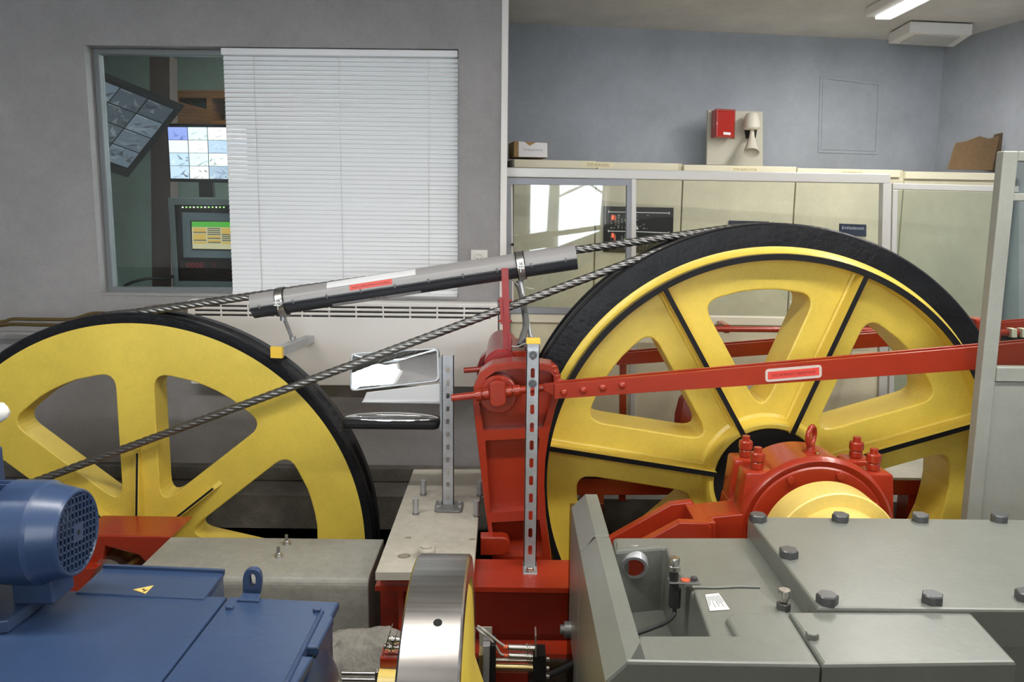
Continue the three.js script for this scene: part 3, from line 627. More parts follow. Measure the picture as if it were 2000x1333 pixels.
{ // bracket of the tube at the small wheel
  const t = thing('strut_bracket', 'galvanised channel bracket on the wall with yellow end cap', 'bracket');
  const a = Z(601, 612, 3.93), b = Z(604, 738, 3.93);
  part('wall_channel', channel(0.042, a.y - b.y, 0.03, 0.05, 0.03, 0.008, 0.035).translate(a.x, b.y, -3.93), M.zinc, t);
  const c0 = Z(541, 688, 3.08), c1 = Z(607, 662, 3.92);
  part('arm', beam(c0, c1, 0.038, 0.034), M.zinc, t);
  const cap = part('end_cap', beam(c0.clone().add(V(0, 0, 0.012)), c0.clone().add(V(0.002, 0, -0.004)), 0.044, 0.042), M.capYellow, t, 'yellow plastic end cap');
  for (const v of [640, 684]) { const p = Z(602, v, 3.925); part('bolt', hexNut(p, V(0, 0, 1), 0.018, 0.012), M.steel, t); }
  part('gusset_plate', box(c1.x - 0.028, c1.x + 0.028, c1.y - 0.06, c1.y + 0.06, -3.928, -3.92), M.zinc, t);
  base(t);
}
// ---------------------------------------------------------------- the bay on the right: enclosure, cabinets, warning devices
const ENC = 4.15;
{
  const t = thing('glazed_partition', 'light grey aluminium partition with glass panes behind the big wheel', 'partition');
  part('top_rail', frontPx(ENC, [[984, 327], [1740, 340], [1740, 359], [984, 346]], 0.06, 0.004), M.alu, t);
  part('stile', frontPx(ENC + 0.001, [[982, 346], [996, 346], [1000, 1000], [986, 1000]], 0.05, 0.003), M.aluDark, t);
  part('stile', frontPx(ENC + 0.002, [[1233, 349], [1243, 349], [1240, 1000], [1230, 1000]], 0.05, 0.003), M.alu, t);
  part('stile', frontPx(ENC + 0.001, [[1725, 358], [1742, 358], [1728, 1000], [1712, 1000]], 0.05, 0.003), M.alu, t);
  part('bottom_rail', frontPx(ENC + 0.004, [[996, 612], [1735, 624], [1735, 640], [996, 630]], 0.05, 0.004), M.beigeEdge, t);
  part('pane', frontPx(ENC + 0.03, [[1242, 350], [1727, 357], [1723, 626], [1240, 618]], 0.005), M.glass, t);
  part('lower_panel', frontPx(ENC + 0.02, [[996, 625], [1724, 636], [1716, 1010], [1000, 1000]], 0.02), M.beige, t);
  const s = part('sash', frontPx(ENC - 0.004, [[985, 347], [1234, 350], [1231, 616], [988, 613]], 0.045, 0.003, [[[997, 359], [1226, 361], [1224, 606], [999, 603]]]), M.sash, t, 'dark grey window sash');
  part('pane', frontPx(ENC + 0.018, [[997, 358], [1227, 360], [1225, 607], [999, 604]], 0.005), M.glass, s);
  part('sash_knob', cyl(Z(1001, 478, ENC - 0.02), Z(1001, 478, ENC + 0.0), 0.007, 0.007, 14), M.blackMatt, s);
  part('seal_strip', frontPx(ENC + 0.012, [[997, 360], [1001, 360], [1003, 604], [999, 604]], 0.02), M.white, s);
  base(t);
}
{
  const t = thing('glazed_partition', 'lower glass screen with thin white top rail beside the big wheel', 'partition');
  const D = 4.3;
  part('top_rail', frontPx(D, [[1744, 358], [1990, 364], [1990, 376], [1744, 370]], 0.04, 0.003), M.alu, t);
  part('stile', frontPx(D, [[1744, 371], [1754, 371], [1742, 1000], [1732, 1000]], 0.04, 0.003), M.alu, t);
  part('pane', frontPx(D + 0.015, [[1752, 372], [1990, 377], [1990, 1000], [1740, 1000]], 0.006), M.tintGlass, t);
  base(t);
}
{ // row of switch cabinets, one thing each; the photograph shows their doors and name strips
  const dF = 0.8, seams = [1003, 1166, 1335, 1556, 1768, 1985], names = ['STEUERUNG', '', 'STROMRICHTER', 'FILTERKREISE', ''];
  const topY = u => 310 + (u - 1000) * 0.0305;
  const tags = ['beige switch cabinet behind the window sash, next to the wall end', 'beige switch cabinet with the black mimic panel on its door', 'beige switch cabinet under the alarm horn board, marked STROMRICHTER', 'beige switch cabinet with the blue Entladezeit sign, marked FILTERKREISE', 'beige switch cabinet at the far end under the cardboard sheets'];
  for (let k = 0; k < 5; k++) {
    const u0 = seams[k], u1 = seams[k + 1], [x0, yt0] = PL(u0, topY(u0), dF), [x1, yt1] = PL(u1, topY(u1), dF), yt = (yt0 + yt1) / 2;
    const t = thing('switch_cabinet', tags[k], 'cabinet', 'row of beige switch cabinets');
    part('body', bayBox(x0 + 0.001, x1 - 0.001, FLOOR, yt, 0.02, dF - 0.02), M.beige, t);
    part('door', bayBox(x0 + 0.004, x1 - 0.004, FLOOR + 0.1, yt - 0.055, dF - 0.018, dF, 0.003), M.beige, t);
    part('plinth', bayBox(x0 + 0.002, x1 - 0.002, FLOOR, FLOOR + 0.095, dF - 0.03, dF - 0.012), M.aluDark, t);
    const strip = part('name_strip', bayBox(x0 + 0.004, x1 - (k % 2 ? 0.03 : 0.002), yt - 0.042, yt - 0.001, dF - 0.018, dF + 0.002, 0.002), M.cream, t);
    const words = { 0: ['STEUERUNG', 1168], 2: ['STROMRICHTER', 1455], 3: ['FILTERKREISE', 1665] }[k];
    if (words) {
      const [cx, cy] = PL(words[1], topY(words[1]) + 7, dF + 0.003), hw = 0.085;
      partUV('lettering', inBay(new THREE.PlaneGeometry(hw * 2, 0.03).translate(cx, yt - 0.021, dF + 0.0032)), printMat(256, 48, (x, w, h) => { x.fillStyle = '#e6dcb8'; x.fillRect(0, 0, w, h); text(x, words[0], w / 2, h / 2 + 2, k ? 30 : 34, '#8d7648'); }), strip);
    }
    if (k === 3) part('keyhole_plate', bayPx(dF + 0.006, [[1543, 590], [1552, 590], [1552, 612], [1543, 612]], 0.008, 0.002), M.whitePlastic, t);
    base(t);
  }
  // mimic panel
  const t = thing('mimic_panel', 'black indicator panel with white lines and red lamps on cabinet door', 'indicator panel');
  const q = [[1180, 403], [1316, 406], [1314, 497], [1179, 492]];
  part('panel', bayPx(dF + 0.012, q, 0.012, 0.002), M.screenBezel, t);
  const P = (u, v) => { const [x, y] = PL(u, v, dF + 0.0125); return V(x, y, dF + 0.0128); };
  partUV('print', inBay(quad(P(1180, 491), P(1313, 496), P(1315, 407), P(1181, 404))), printMat(512, 352, (x, w, h) => {
    x.fillStyle = '#1d2022'; x.fillRect(0, 0, w, h); x.fillStyle = '#d8d8d4';
    for (const y of [36, 188]) { x.fillRect(30, y, w - 60, 7); x.fillRect(26, y - 6, 8, 18); x.fillRect(w - 34, y - 6, 8, 18); }
    for (const y0 of [60, 212]) for (let j = 0; j < 7; j++) for (let i = 0; i < 11; i++) {
      if (rnd() < (i > 7 ? 0.75 : 0.3)) continue;
      x.fillStyle = `rgba(225,225,220,${0.35 + 0.55 * rnd()})`;
      const px = 44 + i * 27, py = y0 + j * 17;
      if (rnd() < 0.5) x.fillRect(px, py, 5 + rnd() * 14, 4 + rnd() * 7); else { x.strokeStyle = x.fillStyle; x.lineWidth = 2.5; x.strokeRect(px, py, 11, 11); }
    }
    x.fillStyle = '#d8573c'; x.fillRect(70, 66, 11, 40); x.fillRect(69, 220, 11, 48); x.fillStyle = '#c9a37a'; x.fillRect(82, 66, 4, 80); x.fillRect(80, 220, 4, 90);
    x.fillStyle = '#c9d36e'; x.fillRect(148, 96, 9, 9); x.fillRect(146, 248, 9, 9); x.fillStyle = '#e8e8e4'; x.fillRect(236, 158, 16, 17);
  }), t);
  for (const [u, v] of [[1196.5, 425], [1196.5, 460]]) { const [x, y] = PL(u, v, dF + 0.013); part('indicator_light', bayBox(x - 0.006, x + 0.006, y - 0.012, y + 0.012, dF + 0.0125, dF + 0.016), M.ledRed, t); }
  base(t);
  for (const [nm, pts, lab] of [['sign', [[1424, 431], [1502, 433], [1501, 462], [1424, 460]], 'blue sign on cabinet door just above the top of the big wheel'], ['sign', [[1640, 437], [1692, 439], [1692, 462], [1640, 460]], 'blue sign reading Entladezeit on the cabinet door beside the rim']]) {
    const s = thing(nm, lab, 'sign');
    part('panel', bayPx(dF + 0.006, pts, 0.006, 0.001), M.signBlue, s);
    const Q = i => { const [x, y] = PL(...pts[i], dF + 0.006); return V(x, y, dF + 0.0064); };
    partUV('print', inBay(quad(Q(3), Q(2), Q(1), Q(0))), printMat(256, 128, (x, w, h) => { x.fillStyle = '#20293f'; x.fillRect(0, 0, w, h); text(x, 'Entladezeit', w / 2, h * 0.33, 44, '#c9ccd4'); }), s);
    base(s);
  }
  solo('cardboard_box', bayPx(0.76, [[1004, 276], [1070, 279], [1070, 308], [1004, 307]], 0.2, 0.003), M.cardboardTan, 'small cardboard box with white paper label on the cabinets', 'box');
  const bx = scene.children[scene.children.length - 1];
  { const Q = (u, v) => { const [x, y] = PL(u, v, 0.76); return V(x, y, 0.7605); };
    partUV('label', inBay(quad(Q(1013, 306.5), Q(1069, 307.5), Q(1069, 279.6), Q(1013, 276.5))), printMat(256, 128, (x, w, h) => { x.fillStyle = '#e9e6e8'; x.fillRect(0, 0, w, h); x.fillStyle = '#a8844a'; x.beginPath(); x.moveTo(w * 0.2, 0); x.lineTo(w * 0.38, h * 0.24); x.lineTo(w * 0.6, 0); x.fill(); text(x, 'Fundgegenstände', w / 2, h * 0.5, 22, '#8f8b92'); }), bx, 'torn white paper label'); }
  // alarm board
  const a = thing('alarm_board', 'pale board carrying the red beacon and the horn', 'board');
  part('board', bayPx(0.2, [[1383, 215], [1490, 218], [1490, 325], [1380, 322]], 0.02, 0.002), M.board, a);
  base(a);
  const be = thing('alarm_beacon', 'red rectangular flashing beacon on the pale board', 'beacon');
  part('lens', bayPx(0.29, [[1399, 214], [1436, 216], [1434, 269], [1398, 268]], 0.085, 0.012), M.beacon, be);
  part('base_plate', bayPx(0.21, [[1398, 212], [1437, 214], [1435, 271], [1397, 270]], 0.012, 0.002), M.red, be);
  part('label', bayPx(0.2915, [[1413, 258], [1427, 259], [1427, 264], [1413, 263]], 0.002), M.sticker, be);
  base(be);
  const ho = thing('alarm_horn', 'pale grey alarm horn with conical trumpet on the pale board', 'horn');
  const pc = (u, v, d) => { const [x, y] = PL(u, v, d); return inBay(new THREE.BufferGeometry().setFromPoints([V(x, y, d)])).attributes.position; };
  const vp = (u, v, d) => { const p = pc(u, v, d); return V(p.getX(0), p.getY(0), p.getZ(0)); };
  const top = vp(1469, 220, 0.28), mid = vp(1468, 250, 0.28), hm = vp(1467, 298, 0.36);
  part('driver', creased(lathe([[0.001, 0], [0.03, 0.003], [0.042, 0.02], [0.052, top.distanceTo(mid) - 0.012], [0.053, top.distanceTo(mid)], [0.044, top.distanceTo(mid) + 0.01], [0.001, top.distanceTo(mid) + 0.01]], top, mid.clone().sub(top), 28)), M.horn, ho);
  const neck = vp(1469, 254, 0.28), L = neck.distanceTo(hm);
  part('trumpet', creased(lathe([[0.012, 0], [0.016, L * 0.3], [0.046, L], [0.05, L + 0.004], [0.044, L], [0.013, L * 0.32]], neck, hm.clone().sub(neck), 28)), M.horn, ho);
  part('bracket', bayPx(0.24, [[1459, 252], [1479, 252], [1476, 270], [1462, 270]], 0.06), M.blackMatt, ho);
  base(ho);
  // cardboard sheets at the right end
  const cb = thing('cardboard_sheet', 'brown cardboard sheet leaning on top of the cabinets by the corner', 'cardboard');
  part('sheet', bayPx(0.68, [[1852, 331], [1868, 279], [1888, 276], [1914, 266], [1932, 271], [1952, 266], [1938, 333]], 0.012, 0.002), M.cardboard, cb); base(cb);
  const cb2 = thing('cardboard_sheet', 'folded cardboard edge standing behind the brown sheet', 'cardboard');
  part('sheet', bayPx(0.62, [[1930, 333], [1948, 262], [1966, 258], [1952, 336]], 0.03, 0.002), M.cardboardDark, cb2); base(cb2);
  // painted-over access hatch
  const h = thing('access_hatch', 'painted-over access hatch frame on the blue-grey wall', 'hatch');
  part('frame', bayPx(0.006, [[1602, 148], [1720, 162], [1714, 302], [1598, 298]], 0.006, 0.001, [[[1606, 153], [1716, 166], [1710, 297], [1603, 293]]]), M.wallBlue, h);
  part('panel', bayPx(0.004, [[1607, 154], [1715, 167], [1709, 296], [1604, 292]], 0.004), M.wallBlue, h); base(h);
}
{ // partition with half-height glass in front of the big wheel, right edge of the picture
  const t = thing('machine_guard', 'grey sheet metal guard with glazed upper half in front of the big wheel', 'guard');
  const D = 2.6, x0 = Z(1958, 295, D).x + 0.004, x1 = x0 + 1.0, yt = Z(1965, 295, D).y, ym = Z(1960, 718, D).y, s = 0.046;
  part('post', box(x0, x0 + s, FLOOR, yt, -D - 0.04, -D, 0.004), M.guard, t);
  part('post', box(x0 + s + 0.5, x0 + s + 0.55, FLOOR, yt, -D - 0.04, -D, 0.004), M.guard, t);
  part('top_rail', box(x0 + s, x0 + s + 0.5, yt - 0.03, yt, -D - 0.04, -D, 0.004), M.guard, t);
  part('mid_rail', box(x0 + s, x0 + s + 0.5, yt - 0.148, yt - 0.125, -D - 0.03, -D - 0.005, 0.003), M.guard, t);
  part('sheet', box(x0 + s, x0 + s + 0.5, FLOOR, ym - 0.048, -D - 0.03, -D - 0.008, 0.002), M.guard, t);
  part('ledge', box(x0 + s, x0 + s + 0.5, ym - 0.045, ym, -D - 0.04, -D + 0.004, 0.003), M.guard, t);
  part('pane', box(x0 + s, x0 + s + 0.5, ym, yt - 0.03, -D - 0.022, -D - 0.018), M.tintGlass, t);
  base(t);
}

// ---------------------------------------------------------------- safety brake at the big wheel
{
  const t = thing('brake_lever', 'tall red riveted brake lever housing standing at the rim of the big wheel', 'brake lever');
  const D = 2.8, outer = [[924, 792], [925, 757], [938, 728], [960, 713], [1000, 707], [1040, 707], [1078, 713], [1092, 726], [1096, 762], [1084, 800], [1072, 850], [1065, 900], [1063, 950], [1067, 1020], [1078, 1098], [962, 1098], [946, 985], [933, 870]];
  const wins = [
    [[934, 790], [936, 762], [948, 738], [968, 724], [1002, 719], [1040, 719], [1074, 724], [1083, 734], [1084, 760], [1073, 800], [1062, 838], [943, 843]],
    [[946, 860], [1056, 854], [1051, 900], [1050, 950], [1053, 998], [956, 1004]],
    [[958, 1020], [1055, 1014], [1064, 1088], [968, 1090]]];
  part('flange', frontPx(D, outer, 0.1, 0.003, wins), M.red, t);
  part('web', frontPx(D + 0.055, outer.map(([u, v]) => [u + (u < 1000 ? 3 : -3), v + (v < 900 ? 3 : -3)]), 0.02), M.red, t);
  // rear lever plate, seen above and left of the front one
  const rear = [[936, 760], [930, 722], [938, 700], [955, 686], [985, 680], [1036, 681], [1036, 760], [1018, 900], [1016, 1000], [956, 1000]];
  part('rear_flange', frontPx(3.3, rear, 0.08, 0.003, [[[942, 760], [937, 724], [945, 704], [960, 693], [985, 688], [1028, 689], [1028, 760], [1010, 900], [1008, 990], [962, 990]]]), M.crimson, t);
  part('rear_web', frontPx(3.34, rear.map(([u, v]) => [u + (u < 1000 ? 2 : -2), v + (v < 900 ? 2 : -2)]), 0.015), M.crimson, t);
  part('spacer_block', frontPx(3.02, [[1000, 686], [1034, 685], [1034, 705], [1000, 706]], 0.3, 0.004), M.red, t);
  part('rear_boss', creased(lathe([[0.001, 0], [0.055, 0], [0.06, 0.006], [0.06, 0.5]], Z(978, 716, 2.98), V(0, 0, -1), 32)), M.crimson, t);
  part('pin_stub', cyl(Z(906, 724, 3.2), Z(946, 721, 3.2), 0.011, 0.011, 16), M.red, t);
  // brake shoe against the rim
  const shoe = []; for (let k = 0; k <= 14; k++) { const a = (158 + k * 3.2) * DEG; shoe.push([WR.x + Math.cos(a) * 0.956, WR.y + Math.sin(a) * 0.956]); }
  for (let k = 14; k >= 0; k--) { const a = (158 + k * 3.2) * DEG; shoe.push([WR.x + Math.cos(a) * 0.985, WR.y + Math.sin(a) * 0.985]); }
  part('brake_lining', front(3.06, shoe, 0.18), M.blackMatt, t);
  const shoe2 = shoe.map(([x, y], i) => { const a = Math.atan2(y - WR.y, x - WR.x), r = i <= 14 ? 0.987 : 1.04; return [WR.x + Math.cos(a) * r, WR.y + Math.sin(a) * r]; });
  part('brake_shoe', front(3.0, shoe2, 0.29, 0.004), M.red, t);
  // rough weld build-up at the upper right corner
  for (let k = 0; k < 5; k++) { const p = Z(1080 + k * 4, 718 + k * 9, 2.8); part('weld_seam', new THREE.SphereGeometry(0.012, 10, 8).scale(1.2, 0.8, 1).translate(p.x, p.y, p.z - 0.01), M.red, t); }
  // hinge pin with nuts and threaded rod
  const c = Z(973, 771, 2.8), R = V(1, 0.09, 0).normalize();
  part('washer', creased(lathe([[0.001, 0], [0.062, 0], [0.066, 0.004], [0.066, 0.05]], c.clone().add(V(0, 0, 0.006)), V(0, 0, -1), 48)), M.red, t);
  const crosshead = part('crosshead', front(2.735, roundPoly(zpts(2.735, [[955, 750], [970, 743], [987, 748], [989, 790], [974, 797], [957, 793]]), 0.012), 0.075, 0.004), M.red, t);
  base(t);
  const r = thing('adjusting_rod', 'threaded red adjusting rod with four hexagon nuts on the brake lever', 'threaded rod');
  const y0 = Z(973, 770, 2.76), rodA = Z(882, 778, 2.76), rodB = Z(1066, 757, 2.76), ax = rodB.clone().sub(rodA).normalize(), L = rodA.distanceTo(rodB);
  const prof = [[0.001, 0]]; for (let k = 0; k * 0.003 < L * 0.36; k++) { prof.push([0.0135, k * 0.003], [0.0118, k * 0.003 + 0.0015]); } prof.push([0.0125, L * 0.36], [0.0125, L], [0.001, L]);
  part('rod', lathe(prof, rodA, ax, 18), M.red, r);
  for (const [u, w] of [[929, 12], [944, 13], [987, 14], [1003, 12]]) { const p = rodA.clone().add(ax.clone().multiplyScalar(L * (u - 882) / 184)); part('nut', hexNut(p, ax, 0.036, 0.0225, V(0, 0, 1)), M.red, r); }
  base(r);
}
{ // red flat bar standing on the lever
  const t = thing('flat_bar', 'upright crimson flat bar standing on the brake lever beside the tube', 'bar');
  part('bar', frontPx(3.02, [[979, 524], [993, 524], [997, 692], [983, 692]], 0.012, 0.001), M.crimson, t);
  part('splice_plate', frontPx(3.012, [[975, 582], [981, 582], [984, 634], [978, 634]], 0.03, 0.001), M.crimson, t);
  part('foot_plate', frontPx(3.013, [[993, 652], [998, 652], [999, 692], [994, 692]], 0.03, 0.001), M.crimson, t);
  for (const v of [588, 627]) part('bolt', cyl(Z(972, v, 3.025), Z(1000, v, 3.025), 0.004, 0.004, 10), M.crimson, t);
  base(t);
}
{ // long brake arm: two flats with spacers
  const t = thing('flat_steel_lever', 'long red double flat brake arm across the big wheel, marked SICHERHEITSBREMSE', 'brake arm');
  const D = 2.72, px = [[1083, 751], [2060, 664], [2060, 712], [1083, 780]];
  part('front_flat', frontPx(D, px, 0.012, 0.0015), M.red, t);
  const P = zpts(D, px).map(([x, y]) => [x, y]);
  part('rear_flat', front(D + 0.042, P, 0.012, 0.0015), M.red, t);
  for (const u of [1100, 1225, 1440, 1665, 1870]) { const p = Z(u, 751 - (u - 1083) * 0.089 + 14, D + 0.012); part('spacer', box(p.x - 0.02, p.x + 0.02, p.y - 0.02, p.y + 0.018, p.z - 0.03, p.z), M.red, t); }
  for (const u of [1101, 1139, 1177, 1215]) { const p = Z(u, 767 - (u - 1101) * 0.123, D); part('rivet', new THREE.SphereGeometry(0.013, 16, 10, 0, Math.PI * 2, 0, Math.PI / 2).rotateX(Math.PI / 2).scale(1, 1, 0.75).translate(p.x, p.y, -D), M.red, t); }
  part('fork_end', frontPx(D + 0.014, [[1062, 752], [1086, 750], [1086, 776], [1062, 764]], 0.026, 0.002), M.red, t);
  const Q = (u, v, d = 0.004) => Z(u, v, D - d);
  part('label_plate', frontPx(D - 0.003, roundPoly([[1495, 722], [1605, 713], [1605, 738], [1495, 747]], 7), 0.003), M.labelPlate, t, 'pale rounded plate');
  partUV('label', quad(Q(1500, 742), Q(1600, 733), Q(1600, 718), Q(1500, 727)), printMat(512, 88, (x, w, h) => { x.fillStyle = '#d9463c'; x.fillRect(0, 0, w, h); text(x, 'SICHERHEITSBREMSE', w / 2, h / 2 + 3, 46, '#3a0f0a'); }), t, 'red label reading SICHERHEITSBREMSE');
  base(t);
}
{ // same arm behind the wheel with its upright
  const t = thing('flat_steel_lever', 'dark red brake arm seen through the windows behind the big wheel', 'brake arm');
  part('flat', frontPx(3.55, [[1205, 691], [2040, 624], [2040, 656], [1205, 714]], 0.012, 0.001), M.red, t);
  part('rear_flat', front(3.6, zpts(3.55, [[1205, 691], [2040, 624], [2040, 656], [1205, 714]]), 0.012, 0.001), M.red, t);
  base(t);
  const s = thing('red_post', 'slim red post behind the window of the big wheel', 'post');
  part('post', frontPx(3.62, [[1211, 712], [1224, 712], [1222, 980], [1209, 980]], 0.03, 0.003), M.red, s); base(s);
  const h = thing('hydraulic_pipe', 'bright red horizontal pipe in front of the glazed partition', 'pipe');
  part('pipe', cyl(Z(1150, 641, 4.0), Z(1735, 646, 4.0), 0.014, 0.014, 16), M.red, h);
  part('clip', merge([1180, 1420, 1700].map(u => { const p = Z(u, 643, 4.0); return box(p.x - 0.012, p.x + 0.012, p.y - 0.02, p.y + 0.02, -ENC + 0.001, p.z); })), M.red, h);
  base(h);
  const sp = thing('brake_spring_housing', 'dark red conical housing behind the big wheel', 'housing');
  const q = Z(1346, 840, 3.5), top = Z(1352, 766, 3.5), LL = q.distanceTo(top);
  part('cone', creased(lathe([[0.001, 0], [0.066, 0], [0.064, LL * 0.45], [0.05, LL * 0.85], [0.03, LL], [0.001, LL]], q, V(0, 1, 0), 8), 0.2), M.red, sp);
  part('stem', cyl(V(top.x, q.y + LL, top.z), V(top.x, q.y + LL + 0.22, top.z), 0.022), M.red, sp);
  part('foot', box(q.x - 0.16, q.x + 0.1, q.y - 0.05, q.y, q.z - 0.06, q.z + 0.06, 0.004), M.red, sp);
  base(sp);
  const hc = Z(1278, 848, 3.5); solo('hose_loop', new THREE.TorusGeometry(0.05, 0.012, 12, 40).translate(hc.x, hc.y, hc.z), M.hoseGrey, 'grey hose loop behind the lower window of the big wheel', 'hose');
  const bb = thing('base_beam', 'red base beam with pale cover plate behind the big wheel', 'beam');
  part('beam', frontPx(3.45, [[1120, 936], [1830, 936], [1830, 968], [1120, 968]], 0.12, 0.004), M.red, bb);
  part('cover_plate', slab(Z(1760, 936, 3.45).y + 0.012, [[0.2, 3.43], [1.9, 3.43], [1.9, 3.72], [0.2, 3.72]], 0.012, 0.002), M.plate, bb);
  part('leg', box(0.3, 0.4, FLOOR - 0.16, Z(1760, 966, 3.45).y, -3.56, -3.46), M.red, bb);
  part('leg', box(1.7, 1.8, FLOOR - 0.16, Z(1760, 966, 3.45).y, -3.56, -3.46), M.red, bb);
  base(bb);
  const hy = thing('hydraulic_unit', 'red pipework with pale clips seen through the guard glass', 'pipework');
  part('block', frontPx(3.3, [[1905, 624], [1958, 626], [1956, 690], [1903, 690]], 0.1, 0.01), M.red, hy);
  part('pipe', cyl(Z(1950, 651, 3.35), Z(2080, 651, 3.35), 0.015, 0.015, 16), M.red, hy);
  part('pipe', cyl(Z(1950, 664, 3.36), Z(2080, 666, 3.36), 0.02, 0.02, 16), M.blackMatt, hy);
  for (const u of [1982, 2003]) part('clip', frontPx(3.32, [[u - 6, 643], [u + 5, 643], [u + 5, 660], [u - 6, 660]], 0.04, 0.002), M.cream, hy);
  part('support', box(Z(1930, 690, 3.35).x - 0.03, Z(1930, 690, 3.35).x + 0.03, FLOOR - 0.16, Z(1930, 690, 3.35).y, -3.4, -3.32), M.red, hy);
  base(hy);
}
// ---------------------------------------------------------------- channels, mirrors, base plate
{
  const t = thing('slotted_strut', 'upright slotted steel channel with yellow cap bolted to the red beam', 'strut');
  const a = Z(1043, 674, 2.62), b = Z(1033, 1128, 2.58), H = a.y - 0.292;
  const g = channel(0.041, H, 0.041, 0.0585, 0.032, 0.009, 0.06).translate((a.x + b.x) / 2, 0.292, -2.6);
  part('channel', g, M.zinc, t);
  part('foot', box((a.x + b.x) / 2 - 0.023, (a.x + b.x) / 2 + 0.023, 0.29, 0.296, -2.64, -2.545, 0.002), M.zinc, t);
  part('foot_bolt', merge([hexNut(V((a.x + b.x) / 2, 0.298, -2.565), V(0, 1, 0), 0.022, 0.012), cyl(V((a.x + b.x) / 2, 0.296, -2.565), V((a.x + b.x) / 2, 0.2985, -2.565), 0.017)]), M.steel, t);
  const c0 = V((a.x + b.x) / 2, a.y + 0.01, -2.6), arm = V(c0.x, c0.y - 0.1, -3.3);
  part('arm', beam(c0.clone().add(V(0, -0.012, 0)), arm, 0.036, 0.03), M.zinc, t);
  part('end_cap', box(c0.x - 0.022, c0.x + 0.022, c0.y - 0.003, c0.y + 0.012, -2.63, -2.588, 0.002), M.capYellow, t, 'yellow plastic cap');
  for (const v of [694, 750]) { const p = Z(1044, v, 2.597); part('bolt', merge([hexNut(V(c0.x, p.y, -2.6), V(0, 0, 1), 0.014, 0.01), creased(lathe([[0.008, 0], [0.013, 0], [0.013, 0.004], [0.008, 0.004]], V(c0.x, p.y, -2.6), V(0, 0, 1), 20))]), M.boltDark, t); }
  base(t);
  const h = thing('corrugated_hose', 'grey corrugated cable conduit beside the tube clamp rod', 'hose');
  const pts = [Z(1010, 552, 3.22), Z(1017, 568, 3.2), Z(1024, 605, 3.16), Z(1027, 635, 3.12), Z(1022, 655, 3.05), Z(1016, 676, 3.0)];
  const cv = new THREE.CatmullRomCurve3(pts), n = 120, gg = new THREE.TubeGeometry(cv, n, 0.0125, 12, false), pp = gg.attributes.position;
  for (let i = 0; i <= n; i++) { const o = cv.getPointAt(i / n), k = i % 3 === 0 ? 0.86 : 1; for (let j = 0; j <= 12; j++) { const q = i * 13 + j; pp.setXYZ(q, o.x + (pp.getX(q) - o.x) * k, o.y + (pp.getY(q) - o.y) * k, o.z + (pp.getZ(q) - o.z) * k); } }
  gg.computeVertexNormals();
  part('conduit', gg, M.hoseGrey, h);
  part('wire', tube([Z(990, 547, 3.2), Z(1003, 549, 3.2), Z(1012, 558, 3.2)], 0.0022, 12, 6), M.cableGrey, h);
  part('wire', tube([Z(1000, 677, 2.98), Z(1012, 677, 2.96), Z(1024, 672, 2.94), Z(1036, 672, 2.9)], 0.003, 16, 6), M.cableGrey, h);
  base(h);
}
const PT = 0.36;
{
  const t = thing('base_plate', 'pale grey steel plate with studs and holes in front of the small wheel', 'plate');
  const plan = ypts(PT, [[733, 1118], [936, 1118], [942, 917], [808, 917]]);
  const hole = (u, v, r) => { const p = Y(u, v, PT); return circle(p.x, -p.z, r, 20); };
  part('plate', slab(PT, [plan[0], [-0.108, plan[1][1]], [-0.118, plan[2][1]], plan[3]], 0.028, 0.002, [hole(797, 1050, 0.0115), hole(922, 1053, 0.0115), hole(789, 1086, 0.021)]), M.plate, t);
  part('support', box(-0.38, -0.14, FLOOR, PT - 0.029, -3.38, -2.84), M.pit, t);
  for (const [u, v] of [[827, 967], [812, 1005], [937, 969], [931, 1009]]) { const p = Y(u, v, PT); const s = part('stud', cyl(V(p.x, PT, p.z), V(p.x, PT + 0.058, p.z), 0.0105, 0.0105, 14), M.zinc, t); part('collar', cyl(V(p.x, PT, p.z), V(p.x, PT + 0.006, p.z), 0.0125, 0.0125, 14), M.zincPlate, s); }
  const n = Y(833, 1090, PT); const nu = part('nut', hexNut(V(n.x, PT, n.z), V(0, 1, 0), 0.054, 0.034), M.plate, t); part('bolt_end', cyl(V(n.x, PT + 0.03, n.z), V(n.x, PT + 0.04, n.z), 0.018), M.plate, nu);
  base(t);
}
